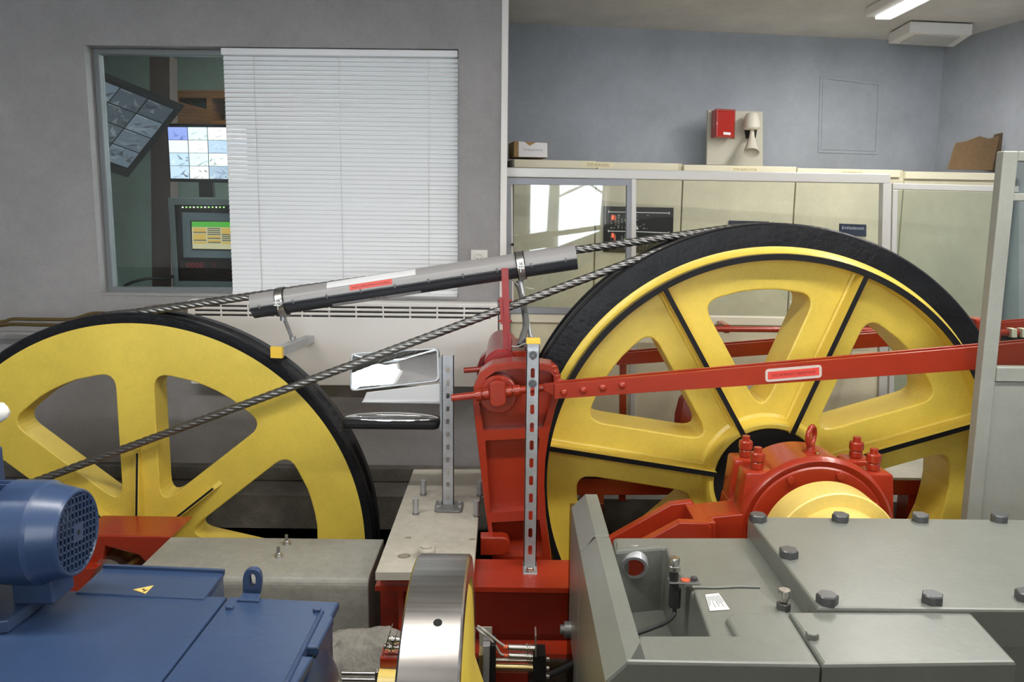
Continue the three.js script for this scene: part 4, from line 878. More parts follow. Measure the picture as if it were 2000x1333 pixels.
{
  const t = thing('slotted_strut', 'upright slotted steel channel with foot plate standing on the pale plate', 'strut');
  const p = Y(875, 990, PT), top = Z(873, 698, -p.z);
  const H = top.y - PT;
  part('channel', channel(0.042, H, 0.022, 0.0475, 0.02, 0, 0.03).translate(p.x, PT + 0.006, p.z), M.zinc, t);
  part('foot_plate', slab(PT + 0.008, roundPoly(ypts(PT + 0.008, [[848, 998], [902, 999], [906, 980], [852, 977]]), 0.015), 0.008, 0.002), M.zincPlate, t);
  for (const [u, v] of [[856, 992], [898, 992], [860, 982], [898, 983]]) { const q = Y(u, v, PT + 0.008); part('bolt', hexNut(V(q.x, PT + 0.008, q.z), V(0, 1, 0), 0.013, 0.006), M.zinc, t); }
  base(t);
  // galvanised arm
  const b = thing('sheet_metal_arm', 'short bright sheet steel arm fixed to the slotted channel', 'bracket');
  const D = -p.z + 0.03;
  part('arm', frontPx(D, [[716, 767], [859, 750], [860, 785], [708, 785]], 0.004, 0.001), M.brightSheet, b);
  part('lower_flange', slab(Z(780, 785, D).y, [[Z(708, 785, D).x, D - 0.012], [Z(860, 785, D).x, D - 0.012], [Z(860, 785, D).x, D + 0.02], [Z(708, 785, D).x, D + 0.02]], 0.003), M.zinc, b);
  part('lug', frontPx(D - 0.002, [[857, 700], [863, 700], [866, 842], [860, 842]], 0.03), M.zinc, b);
  base(b);
  // convex mirrors
  function convex(name, label, pts, D, tiltX, bulge) {
    const m = thing(name, label, 'mirror');
    const P = zpts(D, pts), c = P.reduce((a, q) => [a[0] + q[0] / P.length, a[1] + q[1] / P.length], [0, 0]), loc = P.map(([x, y]) => [x - c[0], y - c[1]]);
    const out = roundPoly(loc, 0.022), inn = roundPoly(loc.map(([x, y]) => [x * 0.972, y * 0.94]), 0.02);
    const turn = g => g.rotateX(tiltX).translate(c[0], c[1], -D);
    part('rim', turn(extrude(out, [inn], 0.02, 0.002)), M.zinc, m);
    // domed mirror surface
    const w = Math.max(...inn.map(q => Math.abs(q[0]))), h = Math.max(...inn.map(q => Math.abs(q[1])));
    const pos = [0, 0, 0.016 + bulge], idx = [], N = inn.length, RN = 8;
    for (let r = 1; r <= RN; r++) for (let k = 0; k < N; k++) { const f = r / RN; pos.push(inn[k][0] * f, inn[k][1] * f, 0.016 + bulge * (1 - f * f)); }
    for (let k = 0; k < N; k++) { const k2 = (k + 1) % N; idx.push(0, 1 + k, 1 + k2); for (let r = 1; r < RN; r++) { const o = 1 + (r - 1) * N, q = 1 + r * N; idx.push(o + k, q + k, q + k2, o + k, q + k2, o + k2); } }
    const g = new THREE.BufferGeometry(); g.setAttribute('position', new THREE.Float32BufferAttribute(pos, 3)); g.setIndex(idx); g.computeVertexNormals();
    part('mirror_glass', turn(g), M.mirror, m);
    part('shell', turn(creased(merge([extrude(out, [], 0.03, 0.012).translate(0, 0, -0.032)]), 0.5)), M.blackMatt, m, 'black plastic back');
    return base(m);
  }
  convex('convex_mirror', 'convex mirror in thin metal rim facing the room behind the rope', [[687, 764], [686, 694], [692, 690], [857, 680], [860, 745]], D + 0.2, -0.2, 0.003);
  const m2 = thing('convex_mirror', 'flat-lying convex mirror with black back below the other mirror', 'mirror');
  const yb = Z(760, 838, D).y, pl = [[Z(667, 825, D).x, D - 0.02], [Z(858, 825, D).x, D - 0.02], [Z(858, 825, D).x, D + 0.09], [Z(667, 825, D).x, D + 0.09]];
  part('shell', slab(yb + 0.034, roundPoly(pl, 0.03), 0.034, 0.012), M.blackMatt, m2, 'black plastic back');
  const dome = new THREE.SphereGeometry(1, 40, 12, 0, Math.PI * 2, 0, Math.PI / 2).scale((pl[1][0] - pl[0][0]) / 2 * 0.98, 0.018, 0.052).translate((pl[0][0] + pl[1][0]) / 2, yb + 0.032, -D - 0.035);
  part('mirror_glass', dome, M.mirror, m2); base(m2);
}
// ---------------------------------------------------------------- red beams and concrete plinths
{
  const t = thing('steel_beam', 'red painted I-beam carrying the brake and the pale plate', 'beam');
  const x0 = Z(733, 1145, 2.46).x, x1 = 0.75, f = 2.452, r = 2.662, top = 0.292, H = 0.235;
  part('beam', side(x0, [[f, top - H], [f, top - H + 0.016], [f + 0.085, top - H + 0.02], [f + 0.097, top - H + 0.03], [f + 0.097, top - 0.03], [f + 0.085, top - 0.02], [f, top - 0.016], [f, top], [r, top], [r, top - 0.016], [r - 0.085, top - 0.02], [r - 0.097, top - 0.03], [r - 0.097, top - H + 0.03], [r - 0.085, top - H + 0.02], [r, top - H + 0.016], [r, top - H]], x1 - x0, 0.0015), M.red, t);
  const s = Z(778, 1200, 2.46).x;
  part('stiffener', box(s, s + 0.014, top - H + 0.016, top - 0.016, -f - 0.1, -f - 0.012), M.red, t);
  part("support", merge([box(-0.38, -0.3, LOW, top - H, -r, -f), box(0.55, 0.7, LOW, top - H, -r, -f)]), M.red, t);
  const p = Y(753, 1136, top); part('bolt', hexNut(V(p.x, top, p.z), V(0, 1, 0), 0.03, 0.018), M.red, t);
  part('packing', box(-0.4, -0.12, top, PT - 0.028, -2.66, -2.47), M.red, t);
  base(t);
  const b = thing('beam_lug', 'round-ended red lug at the foot of the brake lever', 'lug');
  part('lug', frontPx(2.75, roundPoly([[938, 1050], [996, 1050], [996, 1086], [938, 1086]], [0, 18, 18, 0]), 0.05, 0.004), M.red, b); base(b);
  const u = thing('bolt', 'big grey bolt and nut sticking out near the acrylic sheet', 'bolt');
  const q = Z(1094, 1230, 2.3);
  part('thread', cyl(q, q.clone().add(V(0.09, -0.004, 0)), 0.014, 0.014, 16), M.zincPlate, u);
  part('nut', hexNut(q.clone().add(V(0.012, 0, 0)), V(1, 0, 0), 0.045, 0.024), M.zincPlate, u); base(u);
}
{
  const p0 = Y(335, 1048, 0.3), f = 2.485;
  const t = thing('concrete_plinth', 'long grey painted concrete plinth in front of the small wheel', 'plinth');
  part('plinth', side(p0.x, roundPoly([[f, LOW], [f, 0.3], [2.81, 0.3], [2.81, LOW]], [0, 0.035, 0.012, 0]), -0.44 - p0.x, 0.004), M.concrete, t);
  base(t);
  for (const [u, v, l, h] of [[560, 1064, 'threaded anchor bolt with nut on the plinth, nearer the small wheel', 0.03], [544, 1088, 'threaded anchor bolt with nut on the plinth, nearer the blue motor', 0.03]]) {
    const a = thing('anchor_bolt', l, 'bolt'); const p = Y(u, v, 0.3);
    part('nut', hexNut(V(p.x, 0.303, p.z), V(0, 1, 0), 0.019, 0.012), M.steel, a); part('washer', cyl(V(p.x, 0.3, p.z), V(p.x, 0.304, p.z), 0.015), M.steel, a); part('thread', cyl(V(p.x, 0.304, p.z), V(p.x, 0.304 + h, p.z), 0.0055, 0.0055, 12), M.zincPlate, a);
    base(a);
  }
  // rough cast footing below
  const g = new THREE.SphereGeometry(1, 60, 40), pp = g.attributes.position;
  for (let i = 0; i < pp.count; i++) {
    const x = pp.getX(i), y = pp.getY(i), z = pp.getZ(i), n = vnoise(x * 3 + 20, z * 3 + y * 2.3 + 20, 200) - 0.5, n2 = vnoise(x * 14 + 70, z * 14 + y * 11 + 70, 200) - 0.5, k = 1 + 0.22 * n + 0.06 * n2;
    pp.setXYZ(i, 0.2 * k * Math.sign(x) * Math.pow(Math.abs(x), 0.7), 0.22 * k * y, 0.12 * k * Math.sign(z) * Math.pow(Math.abs(z), 0.7));
  }
  g.computeVertexNormals();
  solo('rough_footing', g.translate(-0.44, LOW, -2.4), M.rawConcrete, 'rough cast pale concrete lump at the foot of the plinth', 'footing');
}
{ // bearing stand of the small wheel
  const t = thing('bearing_stand', 'red bearing stand under the hub of the small wheel', 'bearing');
  const D = 2.86;
  part('cap', frontPx(D, [[150, 1046], [336, 1049], [288, 1104], [272, 1086], [205, 1068], [186, 1160], [150, 1160]], 0.2, 0.006), M.red, t);
  part('rear_wall', frontPx(3.04, [[150, 1050], [330, 1052], [330, 1220], [150, 1220]], 0.03), M.red, t);
  part('foot', frontPx(D - 0.05, [[120, 1110], [190, 1110], [150, 1180], [90, 1180]], 0.3, 0.006), M.red, t);
  const c = Z(242, 1112, 2.95); part('bearing_ring', creased(lathe([[0.02, 0], [0.045, 0], [0.05, 0.006], [0.05, 0.08]], c, V(0, 0, -1), 28)), M.zincPlate, t);
  base(t);
}

// ---------------------------------------------------------------- main bearing of the big wheel
{
  const t = thing('bearing_block', 'red cast bearing block with four studs and lifting eye', 'bearing');
  const cx = WR.x, cy = WR.y, R = 0.225, arcPts = (r, a0, a1, n) => Array.from({ length: n + 1 }, (_, k) => { const a = (a0 + (a1 - a0) * k / n) * DEG; return [cx + r * Math.cos(a), cy + r * Math.sin(a)]; });
  part('housing', front(2.53, [...arcPts(R, 18, 162, 40), [cx - 0.235, cy + 0.05], [cx - 0.25, cy - 0.05], [cx - 0.22, cy - 0.2], [cx + 0.22, cy - 0.2], [cx + 0.24, cy - 0.05], [cx + 0.225, cy + 0.05]], 0.22, 0.006), M.red, t);
  part('front_flange', creased(lathe([[0.15, 0.02], [0.212, 0.02], [0.214, 0.004], [0.232, -0.006], [0.243, 0.006], [0.245, 0.02], [0.236, 0.036], [0.226, 0.045]], V(cx, cy, -2.5), V(0, 0, -1), 72), 0.8), M.red, t);
  part('cover', creased(lathe([[0.1, 0], [0.209, 0], [0.214, 0.004], [0.214, 0.04]], V(cx, cy, -2.495), V(0, 0, -1), 64), 0.6), M.red, t);
  for (let k = 0; k < 8; k++) { const a = (35 + k * 45 - 7) * DEG; part('cover_bolt', hexNut(V(cx + 0.197 * Math.cos(a), cy + 0.197 * Math.sin(a), -2.495), V(0, 0, 1), 0.022, 0.013), M.red, t); }
  for (const [sx, D] of [[-1, 2.565], [-1, 2.7], [1, 2.565], [1, 2.7]]) {
    const x = cx + sx * (sx < 0 ? 0.175 : 0.19), y = cy + 0.185;
    part('boss', creased(merge([cyl(V(x, cy - 0.1, -D), V(x, y - 0.004, -D), 0.06, 0.042, 20), extrude(roundPoly([[-0.065, -0.2], [0.065, -0.2], [0.046, 0], [-0.046, 0]], 0.01), [], 0.09, 0.006).translate(x, y, -D - 0.045)]), 0.5), M.red, t);
    const s = part('stud', cyl(V(x, y, -D), V(x, y + 0.07, -D), 0.0125, 0.0125, 16), M.red, t);
    part('nut', hexNut(V(x, y + 0.002, -D), V(0, 1, 0), 0.036, 0.022), M.red, s);
    part('nut', hexNut(V(x, y + 0.027, -D), V(0, 1, 0), 0.04, 0.027), M.red, s);
  }
  const e = Z(1583, 872, 2.63);
  part('eye_bolt', merge([new THREE.TorusGeometry(0.03, 0.0085, 12, 32).rotateY(0.9).translate(e.x, e.y + 0.034, e.z), cyl(V(e.x, e.y - 0.015, e.z), V(e.x, e.y + 0.006, e.z), 0.016, 0.013, 20), cyl(V(e.x, e.y - 0.03, e.z), V(e.x, e.y - 0.012, e.z), 0.026, 0.024, 20)]), M.red, t);
  const g = Z(1597, 888, 2.6); part('grease_nipple', hexNut(V(g.x, g.y - 0.006, g.z), V(0, 1, 0), 0.012, 0.012), M.brass, t);
  part('pedestal', box(cx - 0.24, cx + 0.24, LOW, cy - 0.18, -2.74, -2.54, 0.006), M.red, t);
  base(t);
  // cast bracket left of the block
  const b = thing('cast_bracket', 'bright red ribbed cast bracket between the gearbox and the bearing block', 'bracket');
  part('rear_rib', frontPx(2.62, [[1150, 1076], [1310, 986], [1352, 981], [1372, 1000], [1440, 996], [1440, 1110], [1150, 1110]], 0.035, 0.004), M.red, b);
  part('front_rib', frontPx(2.44, [[1240, 1068], [1328, 1021], [1384, 1023], [1390, 1032], [1390, 1110], [1240, 1110]], 0.035, 0.004), M.red, b);
  const y = Z(1350, 983, 2.62).y; part('top_bridge', box(Z(1338, 985, 2.62).x, Z(1376, 985, 2.62).x, y - 0.06, y - 0.004, -2.63, -2.46, 0.004), M.red, b);
  part('link_bar', frontPx(2.5, [[1378, 1012], [1458, 1004], [1458, 1110], [1378, 1110]], 0.13, 0.004), M.red, b);
  base(b);
}
{
  const t = thing('shaft_coupling', 'pale yellow stepped shaft coupling between bearing block and gearbox', 'coupling');
  part('large_hub', creased(lathe([[0.14, 0.0], [0.184, 0.0], [0.188, 0.004], [0.188, 0.11], [0.001, 0.11]], V(WR.x, WR.y, -2.33), V(0, 0, -1), 80), 0.5), M.yellowPale, t);
  part('small_hub', creased(lathe([[0.001, 0], [0.143, 0], [0.147, 0.004], [0.147, 0.14]], V(WR.x, WR.y, -2.22), V(0, 0, -1), 80), 0.5), M.yellowPale, t);
  base(t);
}
// ---------------------------------------------------------------- grey gearbox in the foreground
{
  const t = thing('gearbox', 'large grey gearbox with bolted lid in the foreground', 'gearbox');
  const T = 0.62, dN = 1.456, dR = 2.384, cut = 2.06;
  const sec = [...zpts(dR, [[1116, 990], [1143, 963], [1166, 964]])]; const xr = sec[2][0], xl = sec[0][0];
  const prof = [[xl, 0.2], [xl, sec[0][1]], [sec[1][0], T], [xr, T], [xr, 0.2]];
  part('side_rail', front(dN, prof, cut - dN - 0.002, 0.007), M.gear, t);
  part('rail_joint', front(cut - 0.006, prof.map(([x, y]) => [x + (x < 0.2 ? 0.0045 : -0.0045), y - (y > 0.3 ? 0.0045 : 0)]), 0.012), M.darkLine, t);
  part('side_rail', front(cut + 0.002, prof, dR - cut, 0.007), M.gear, t);
  part('front_bar', slab(T, ypts(T, [[1224, 1292], [1250, 1241], [1437, 1241], [1418, 1207], [1428, 1197], [1537, 1196], [1602, 1298]]), 0.3, 0.007), M.gear, t);
  part('front_cover', slab(T, ypts(T, [[1541, 1195], [1895, 1195], [1985, 1293], [1607, 1298]]), 0.3, 0.007), M.gear, t);
  part('rear_deck', slab(0.575, roundPoly(ypts(0.575, [[1196, 1050], [1475, 1050], [1700, 1300], [1420, 1300], [1348, 1152], [1310, 1100], [1300, 1069], [1200, 1078]]), [0.02, 0, 0, 0, 0.02, 0.03, 0.012, 0.01]), 0.38, 0.008), M.gear, t);
  part('deck_pad', slab(0.608, roundPoly(ypts(0.608, [[1354, 1151], [1484, 1150], [1600, 1250], [1402, 1290]]), [0.01, 0, 0, 0]), 0.3, 0.006), M.gear, t);
  part('weld_seam', tube([Y(1352, 1148, 0.606), Y(1400, 1149, 0.606), Y(1440, 1147, 0.606), Y(1484, 1148, 0.606)], 0.004, 24, 6), M.gear, t);
  const lid = part('lid', slab(0.63, [[0.645, 1.659], [1.62, 1.659], [1.62, 2.186], [0.645, 2.186]], 0.09, 0.006), M.gear, t);
  for (const [u, v] of [[1480, 1018], [1641, 1018], [1797, 1018], [1951, 1018], [1540, 1088], [1615, 1178], [1820, 1177], [2004, 1172]]) { const p = Y(u, v, 0.63); part('lid_bolt', hexNut(V(p.x, 0.63, p.z), V(0, 1, 0), 0.04, 0.02, V(Math.cos(u), 0, Math.sin(u))), M.boltDark, lid); }
  const b = Y(1586, 1247, T); part('cover_bolt', hexNut(V(b.x, T, b.z), V(0, 1, 0), 0.022, 0.012), M.gear, t);
  part('lower_housing', merge([box(xl + 0.01, 1.6, LOW, 0.3, -2.3, -1.47), box(0.66, 1.6, 0.3, 0.56, -2.17, -1.67)]), M.gear, t);
  // recess with eye and steel bush
  const h = Z(1237, 1104, 2.09);
  part('bush', creased(lathe([[0.026, 0.05], [0.026, 0], [0.034, 0], [0.036, 0.004], [0.036, 0.05]], V(h.x, h.y, h.z + 0.02), V(0.1, 0.25, -1), 32)), M.zinc, t);
  part('bush_plug', cyl(V(h.x, h.y, h.z + 0.012), V(h.x, h.y, h.z - 0.01), 0.026, 0.026, 24), M.red, t);
  // recess wall slopes down to the floor
  part('recess_floor', slab(0.4, ypts(0.4, [[1190, 1130], [1420, 1130], [1420, 1330], [1190, 1330]]), 0.02), M.gear, t);
  // ribs under the right hand end
  for (const [y, d0, d1] of [[0.46, 1.6, 1.63], [0.42, 1.53, 1.56], [0.4, 1.49, 1.505], [0.38, 1.465, 1.48]]) part('cooling_rib', box(Y(1900, 1200, T).x - 0.02, 1.6, y - 0.012, y, -d1, -d0, 0.003), M.gear, t);
  part('nameplate', slab(0.6092, ypts(0.6092, [[1376, 1161], [1404, 1158], [1427, 1192], [1386, 1195]]), 0.0015), M.steel, t, 'small silver type plate');
  partUV('print', quad(...[[1386.5, 1194], [1426, 1191.4], [1403.6, 1159], [1377, 1161.8]].map(([u, v]) => Y(u, v, 0.6098))), printMat(128, 128, (x, w, h2) => { x.fillStyle = '#cfd0d0'; x.fillRect(0, 0, w, h2); x.fillStyle = '#83878a'; for (let k = 0; k < 9; k++) x.fillRect(8 + k * 13, 14 + rnd() * 10, 6, 30 + rnd() * 60); }), t);
  base(t);
  const v = thing('breather_plug', 'small silver breather plug at the foot of the gearbox lid', 'plug');
  const q = Y(1530, 1190, 0.608); part('body', hexNut(V(q.x, 0.605, q.z), V(0, 1, 0), 0.026, 0.018), M.boltDark, v); part('cap', creased(lathe([[0.001, 0.018], [0.012, 0.018], [0.0135, 0.014], [0.0135, 0.002], [0.009, 0], [0.009, -0.008]], V(q.x, 0.634, q.z), V(0, 1, 0), 20)), M.steel, v); base(v);
  const s = thing('position_sensor', 'upright sensor with silver head and black cable in the gearbox recess', 'sensor');
  const hd = Z(1317, 1099, 1.86), pl = Z(1317, 1134, 1.86), lo = Z(1317, 1185, 1.86);
  part('head', creased(lathe([[0.001, 0.012], [0.0115, 0.012], [0.013, 0.009], [0.013, -0.006], [0.001, -0.006]], hd, V(0, 1, 0), 20)), M.steel, s);
  part('nut', hexNut(hd.clone().add(V(0, -0.02, 0)), V(0, 1, 0), 0.026, 0.014), M.steel, s);
  part('body', cyl(lo, hd.clone().add(V(0, -0.02, 0)), 0.0105, 0.0105, 18), M.rubber, s);
  part('plug', cyl(lo, lo.clone().add(V(0, 0.045, 0)), 0.014, 0.014, 18), M.rubber, s);
  part('holder', box(pl.x - 0.014, pl.x + 0.058, pl.y - 0.003, pl.y, pl.z - 0.016, pl.z + 0.016, 0.001), M.zincPlate, s);
  part('red_mark', cyl(V(pl.x + 0.026, pl.y, pl.z), V(pl.x + 0.026, pl.y + 0.0015, pl.z), 0.011, 0.011, 16), M.orangePlastic, s);
  part('bolt', hexNut(V(pl.x + 0.046, pl.y, pl.z), V(0, 1, 0), 0.014, 0.009), M.boltDark, s);
  part('cable', tube([lo, Z(1317, 1200, 1.85), Z(1303, 1215, 1.82), Z(1278, 1226, 1.76), Z(1240, 1240, 1.7)], 0.005, 30, 8), M.rubber, s);
  base(s);
}
{ // clear acrylic sheet at the gearbox end
  const t = thing('acrylic_sheet', 'brownish clear acrylic sheet beside the grey gearbox rail', 'acrylic sheet');
  part('sheet', frontPx(2.4, [[1113, 985], [1180, 985], [1230, 1420], [1104, 1420]], 0.006, 0.001), M.plexi, t);
  for (const [u, v] of [[1130, 1134], [1133, 1164]]) { const p = Z(u, v, 2.4); part('screw', cyl(p, p.clone().add(V(0, 0, 0.008)), 0.0055, 0.0045, 14), M.zinc, t); }
  base(t);
}

// ---------------------------------------------------------------- blue drive motor in the foreground
{
  const t = thing('drive_motor', 'large blue drive motor with flat sheet covers in the foreground', 'motor');
  const T = 0.55, far = 1420;
  part('main_cover', slab(T, ypts(T, [[-120, 1146], [92, 1152], [443, 1166], [246, far], [-420, far]]), 0.02, 0.004), M.blue, t);
  const end = part('end_cover', slab(T, ypts(T, [[447, 1166], [662, 1176], [648, 1203], [651, 1207], [622, 1264], [600, 1264], [589, 1281], [612, 1283], [530, far], [250, far]]), 0.02, 0.004), M.blue, t);
  part('edge_bead', tube([Y(629, 1196, T + 0.001), Y(600, 1253, T + 0.001), Y(552, 1350, T + 0.001), Y(528, 1400, T + 0.001)], 0.005, 16, 8), M.blue, end);
  const P = (u, v) => { const p = Y(u, v, T); return [p.x, -p.z]; };
  const inset = [P(-100, 1152), P(440, 1172), P(648, 1184), P(516, far), P(-400, far)];
  part('body', slab(T - 0.021, inset, T - 0.021 - 0.2, 0.004), M.blue, t);
  const xe = Y(640, 1190, T).x;
  part('end_shield', creased(lathe([[0.001, 0], [0.045, 0], [0.05, -0.03], [0.09, -0.035], [0.12, 0.0], [0.125, 0.03], [0.2, 0.045], [0.225, 0.06], [0.225, 0.12]], V(xe + 0.07, 0.3, -1.6), V(-1, 0, 0), 48), 0.5), M.blue, t);
  part('end_wall', side(xe - 0.03, roundPoly([[1.42, 0.2], [1.42, T - 0.022], [1.8, T - 0.022], [1.8, 0.2]], 0.01), 0.035, 0.003), M.blue, t);
  part('foot', box(xe - 0.9, xe, LOW, 0.2, -1.85, -1.3, 0.01), M.blue, t);
  for (const [u, v] of [[449, 1190], [619, 1195]]) { const p = Y(u, v, T); part('cover_bolt', hexNut(V(p.x, T, p.z), V(0, 1, 0), 0.016, 0.008), M.blue, t); }
  // lifting eye
  part('lifting_eye', frontPx(1.86, roundPoly([[474, 1168], [473, 1130], [479, 1114], [494, 1110], [507, 1116], [511, 1132], [507, 1168]], 9), 0.016, 0.003, [roundPoly([[484, 1128], [486, 1121], [494, 1119], [500, 1123], [502, 1132], [501, 1146], [494, 1150], [486, 1146]], 4)]), M.blue, t);
  part('eye_foot', slab(T + 0.006, ypts(T + 0.006, [[462, 1172], [505, 1174], [508, 1160], [474, 1158]]), 0.03, 0.002), M.blue, t);
  // terminal box behind
  const tb = part('terminal_box', slab(T - 0.012, ypts(T - 0.012, [[212, 1116], [436, 1127], [404, 1180], [150, 1166]]), 0.22, 0.003), M.blue, t);
  const lid = part('terminal_lid', slab(T + 0.004, ypts(T + 0.004, [[203, 1108], [438, 1118], [398, 1170], [148, 1158]]), 0.012, 0.003), M.blue, t);
  part('lid_flange', beam(Y(203, 1108, T + 0.006), Y(438, 1118, T + 0.006), 0.01, 0.012), M.blue, lid);
  const y3 = T + 0.0055, tri = [[260, 1152], [300, 1144], [284, 1160]].map(([u, v]) => { const p = Y(u, v, y3); return [p.x, -p.z]; });
  const st = part('warning_sticker', slab(y3, tri, 0.0012), M.stickerYellow, lid, 'yellow triangular high voltage sticker');
  const bz = [[277, 1151], [283, 1150.5], [281, 1153.5], [289, 1152], [279, 1157], [281.5, 1154]].map(([u, v]) => { const p = Y(u, v, y3 + 0.0006); return [p.x, -p.z]; });
  part('flash_mark', slab(y3 + 0.0006, bz, 0.0005), M.blackMatt, st);
  // bracket plate that carries the blower
  const bp = part('blower_plate', slab(T + 0.03, ypts(T + 0.03, [[-140, 1150], [75, 1138], [97, 1146], [64, 1176], [14, 1212], [-160, 1236]]), 0.03, 0.004), M.blue, t);
  const q = Y(42, 1172, T + 0.03); part('cover_bolt', hexNut(V(q.x, T + 0.03, q.z), V(0, 1, 0), 0.02, 0.01), M.boltDark, bp);
  base(t);
  // blower
  const b = thing('blower_motor', 'blue round blower motor with square-mesh fan grille on the drive motor', 'blower');
  const c = Z(154, 1040, 1.76), X = V(-1, 0, 0);
  part('cowl', creased(lathe([[0.084, 0.004], [0.088, 0.0], [0.092, 0.001], [0.095, 0.006], [0.107, 0.058], [0.1105, 0.064], [0.113, 0.067], [0.113, 0.138], [0.11, 0.142], [0.098, 0.142]], c, X, 64), 0.3), M.blue, b);
  part('body', lathe([[0.001, 0.12], [0.09, 0.12], [0.09, 0.6], [0.001, 0.6]], c, X, 40), M.blue, b);
  for (let k = 0; k < 26; k++) { const a = k / 26 * 2 * Math.PI; part('cooling_fin', box(c.x - 0.58, c.x - 0.12, -0.0025, 0.0025, 0.085, 0.112).translate(-c.x, 0, 0).rotateX(a).translate(c.x, c.y, c.z), M.blue, b); }
  const fan = part('fan_hub', cyl(V(c.x - 0.075, c.y, c.z), V(c.x - 0.03, c.y, c.z), 0.026, 0.02, 24), M.aluDark, b);
  for (let k = 0; k < 8; k++) part('fan_blade', box(-0.022, 0.022, 0.024, 0.082, -0.0015, 0.0015).rotateY(0.6).rotateX(k * Math.PI / 4).translate(c.x - 0.055, c.y, c.z), M.aluDark, fan);
  const bars = [], r = 0.086, step = 0.0158, rot = -0.15;
  for (let i = -5; i <= 5; i++) { const o = i * step, l = Math.sqrt(Math.max(0, r * r - o * o)); if (l < 0.01) continue; bars.push(box(-0.003, 0.001, o - 0.0018, o + 0.0018, -l, l), box(-0.003, 0.001, -l, l, o - 0.0018, o + 0.0018)); }
  bars.push(box(-0.004, 0.0015, -0.02, 0.02, -0.02, 0.02));
  const gr = part('fan_grille', merge(bars).rotateX(rot).translate(c.x - 0.002, c.y, c.z), M.blue, b);
  part('centre_hole', cyl(V(c.x - 0.001, c.y, c.z), V(c.x + 0.0002, c.y, c.z), 0.005, 0.005, 14), M.hole, gr);
  part('foot', box(c.x - 0.14, c.x - 0.05, 0.58, c.y - 0.1, c.z - 0.06, c.z + 0.03, 0.006), M.blue, b);
  part('connection_box', box(c.x - 0.5, Z(-46, 930, 1.72).x, c.y + 0.08, Z(4, 897, 1.72).y, c.z - 0.06, c.z + 0.04, 0.006), M.blue, b);
  base(b);
  const k = thing('ribbed_knob', 'white ribbed plastic knob in front of the small wheel', 'knob');
  const kc = Z(17, 808, 1.7), pr = [[0.001, 0]]; for (let i = 0; i < 14; i++) pr.push([0.021 * Math.sqrt(Math.min(1, (i + 1) / 5)) - (i % 2 ? 0.0012 : 0), 0.002 + i * 0.0035]); pr.push([0.018, 0.055], [0.018, 0.3]);
  part('knob', lathe(pr, kc, V(-1, 0.1, 0), 28), M.whitePlastic, k); base(k);
}
// ---------------------------------------------------------------- brake drum between motor and gearbox
{
  const xR = -0.0865, xL = -0.201, cy = 0.3, cD = 1.64, R = 0.412;
  const t = thing('brake_drum', 'polished steel brake drum rim standing between motor and gearbox', 'brake drum');
  part('rim', creased(lathe([[R - 0.05, 0], [R - 0.004, 0], [R, 0.004], [R, xR - xL - 0.004], [R - 0.004, xR - xL], [R - 0.05, xR - xL], [R - 0.05, 0]], V(xL, cy, -cD), V(1, 0, 0), 128), 0.5), M.drum, t, 'bright turned steel rim');
  part('disc', creased(lathe([[0.001, 0], [R - 0.05, 0], [R - 0.05, 0.06], [0.001, 0.06]], V(xL + 0.02, cy, -cD), V(1, 0, 0), 96), 0.5), M.yellow, t);
  part('hub', creased(lathe([[0.36, 0], [0.34, 0.012], [0.2, 0.022], [0.1, 0.06], [0.1, 0.3], [0.001, 0.3]], V(xR - 0.012, cy, -cD), V(1, 0, 0), 96), 0.5), M.yellow, t);
  part('motor_shaft', cyl(V(xL, cy, -cD), V(-0.36, cy, -cD), 0.05), M.steel, t);
  let lo = 1.2, hi = 2.05; const f = D => { const p = Z(855, 1217, D); return Math.hypot(D - cD, p.y - cy) - R; };
  { let best = 1.3, bv = 9; for (let D = 1.25; D < 2.04; D += 0.001) { const v = Math.abs(f(D)); if (v < bv) { bv = v; best = D; } } const p = Z(855, 1217, best), n = V(0, p.y - cy, -(best - cD)).normalize(); part('rim_hole', cyl(p.clone().addScaledVector(n, -0.004), p.clone().addScaledVector(n, 0.0006), 0.0085, 0.0085, 18), M.hole, t); }
  base(t);
}
// ---------------------------------------------------------------- sensors and small parts behind the drum
const SD = 2.12;
function prox(label, a, b, nutU, cable) {
  const s = thing('proximity_sensor', label, 'sensor', undefined);
  const p = Z(...a, SD), q = Z(...b, SD), ax = q.clone().sub(p).normalize(), L = p.distanceTo(q), pr = [[0.001, 0], [0.0088, 0]];
  for (let d = 0.004; d < L - 0.004; d += 0.0022) pr.push([0.0088, d], [0.008, d + 0.0011]);
  pr.push([0.0088, L], [0.001, L]);
  part('body', lathe(pr, p, ax, 18), M.steel, s);
  for (const f of nutU) part('nut', hexNut(p.clone().addScaledVector(ax, L * f), ax, 0.022, 0.004), M.chrome, s);
  if (cable) { part('strain_relief', cyl(p.clone().addScaledVector(ax, -0.012), p, 0.0055, 0.007, 14), M.orangePlastic, s); part('cable', tube(cable.map(([u, v, d]) => Z(u, v, d ?? SD)), 0.0036, 30, 8), M.cableGrey, s); }
  return base(s);
}
prox('upper of two steel sensors with grey cable right of the drum', [992, 1265], [1046, 1267], [0.66, 0.76], [[990, 1265], [978, 1258], [962, 1245], [946, 1232], [934, 1224, SD + 0.05]]);
prox('lower of two steel sensors with grey cable right of the drum', [993, 1281], [1047, 1283], [0.66, 0.76], [[991, 1281], [978, 1278], [968, 1262], [955, 1246], [940, 1236], [932, 1228, SD + 0.05]]);
prox('upper of two steel sensors left of the drum', [758, 1250], [806, 1252], [0.15, 0.28]);
prox('lower of two steel sensors left of the drum', [750, 1264], [806, 1267], [0.2, 0.32]);
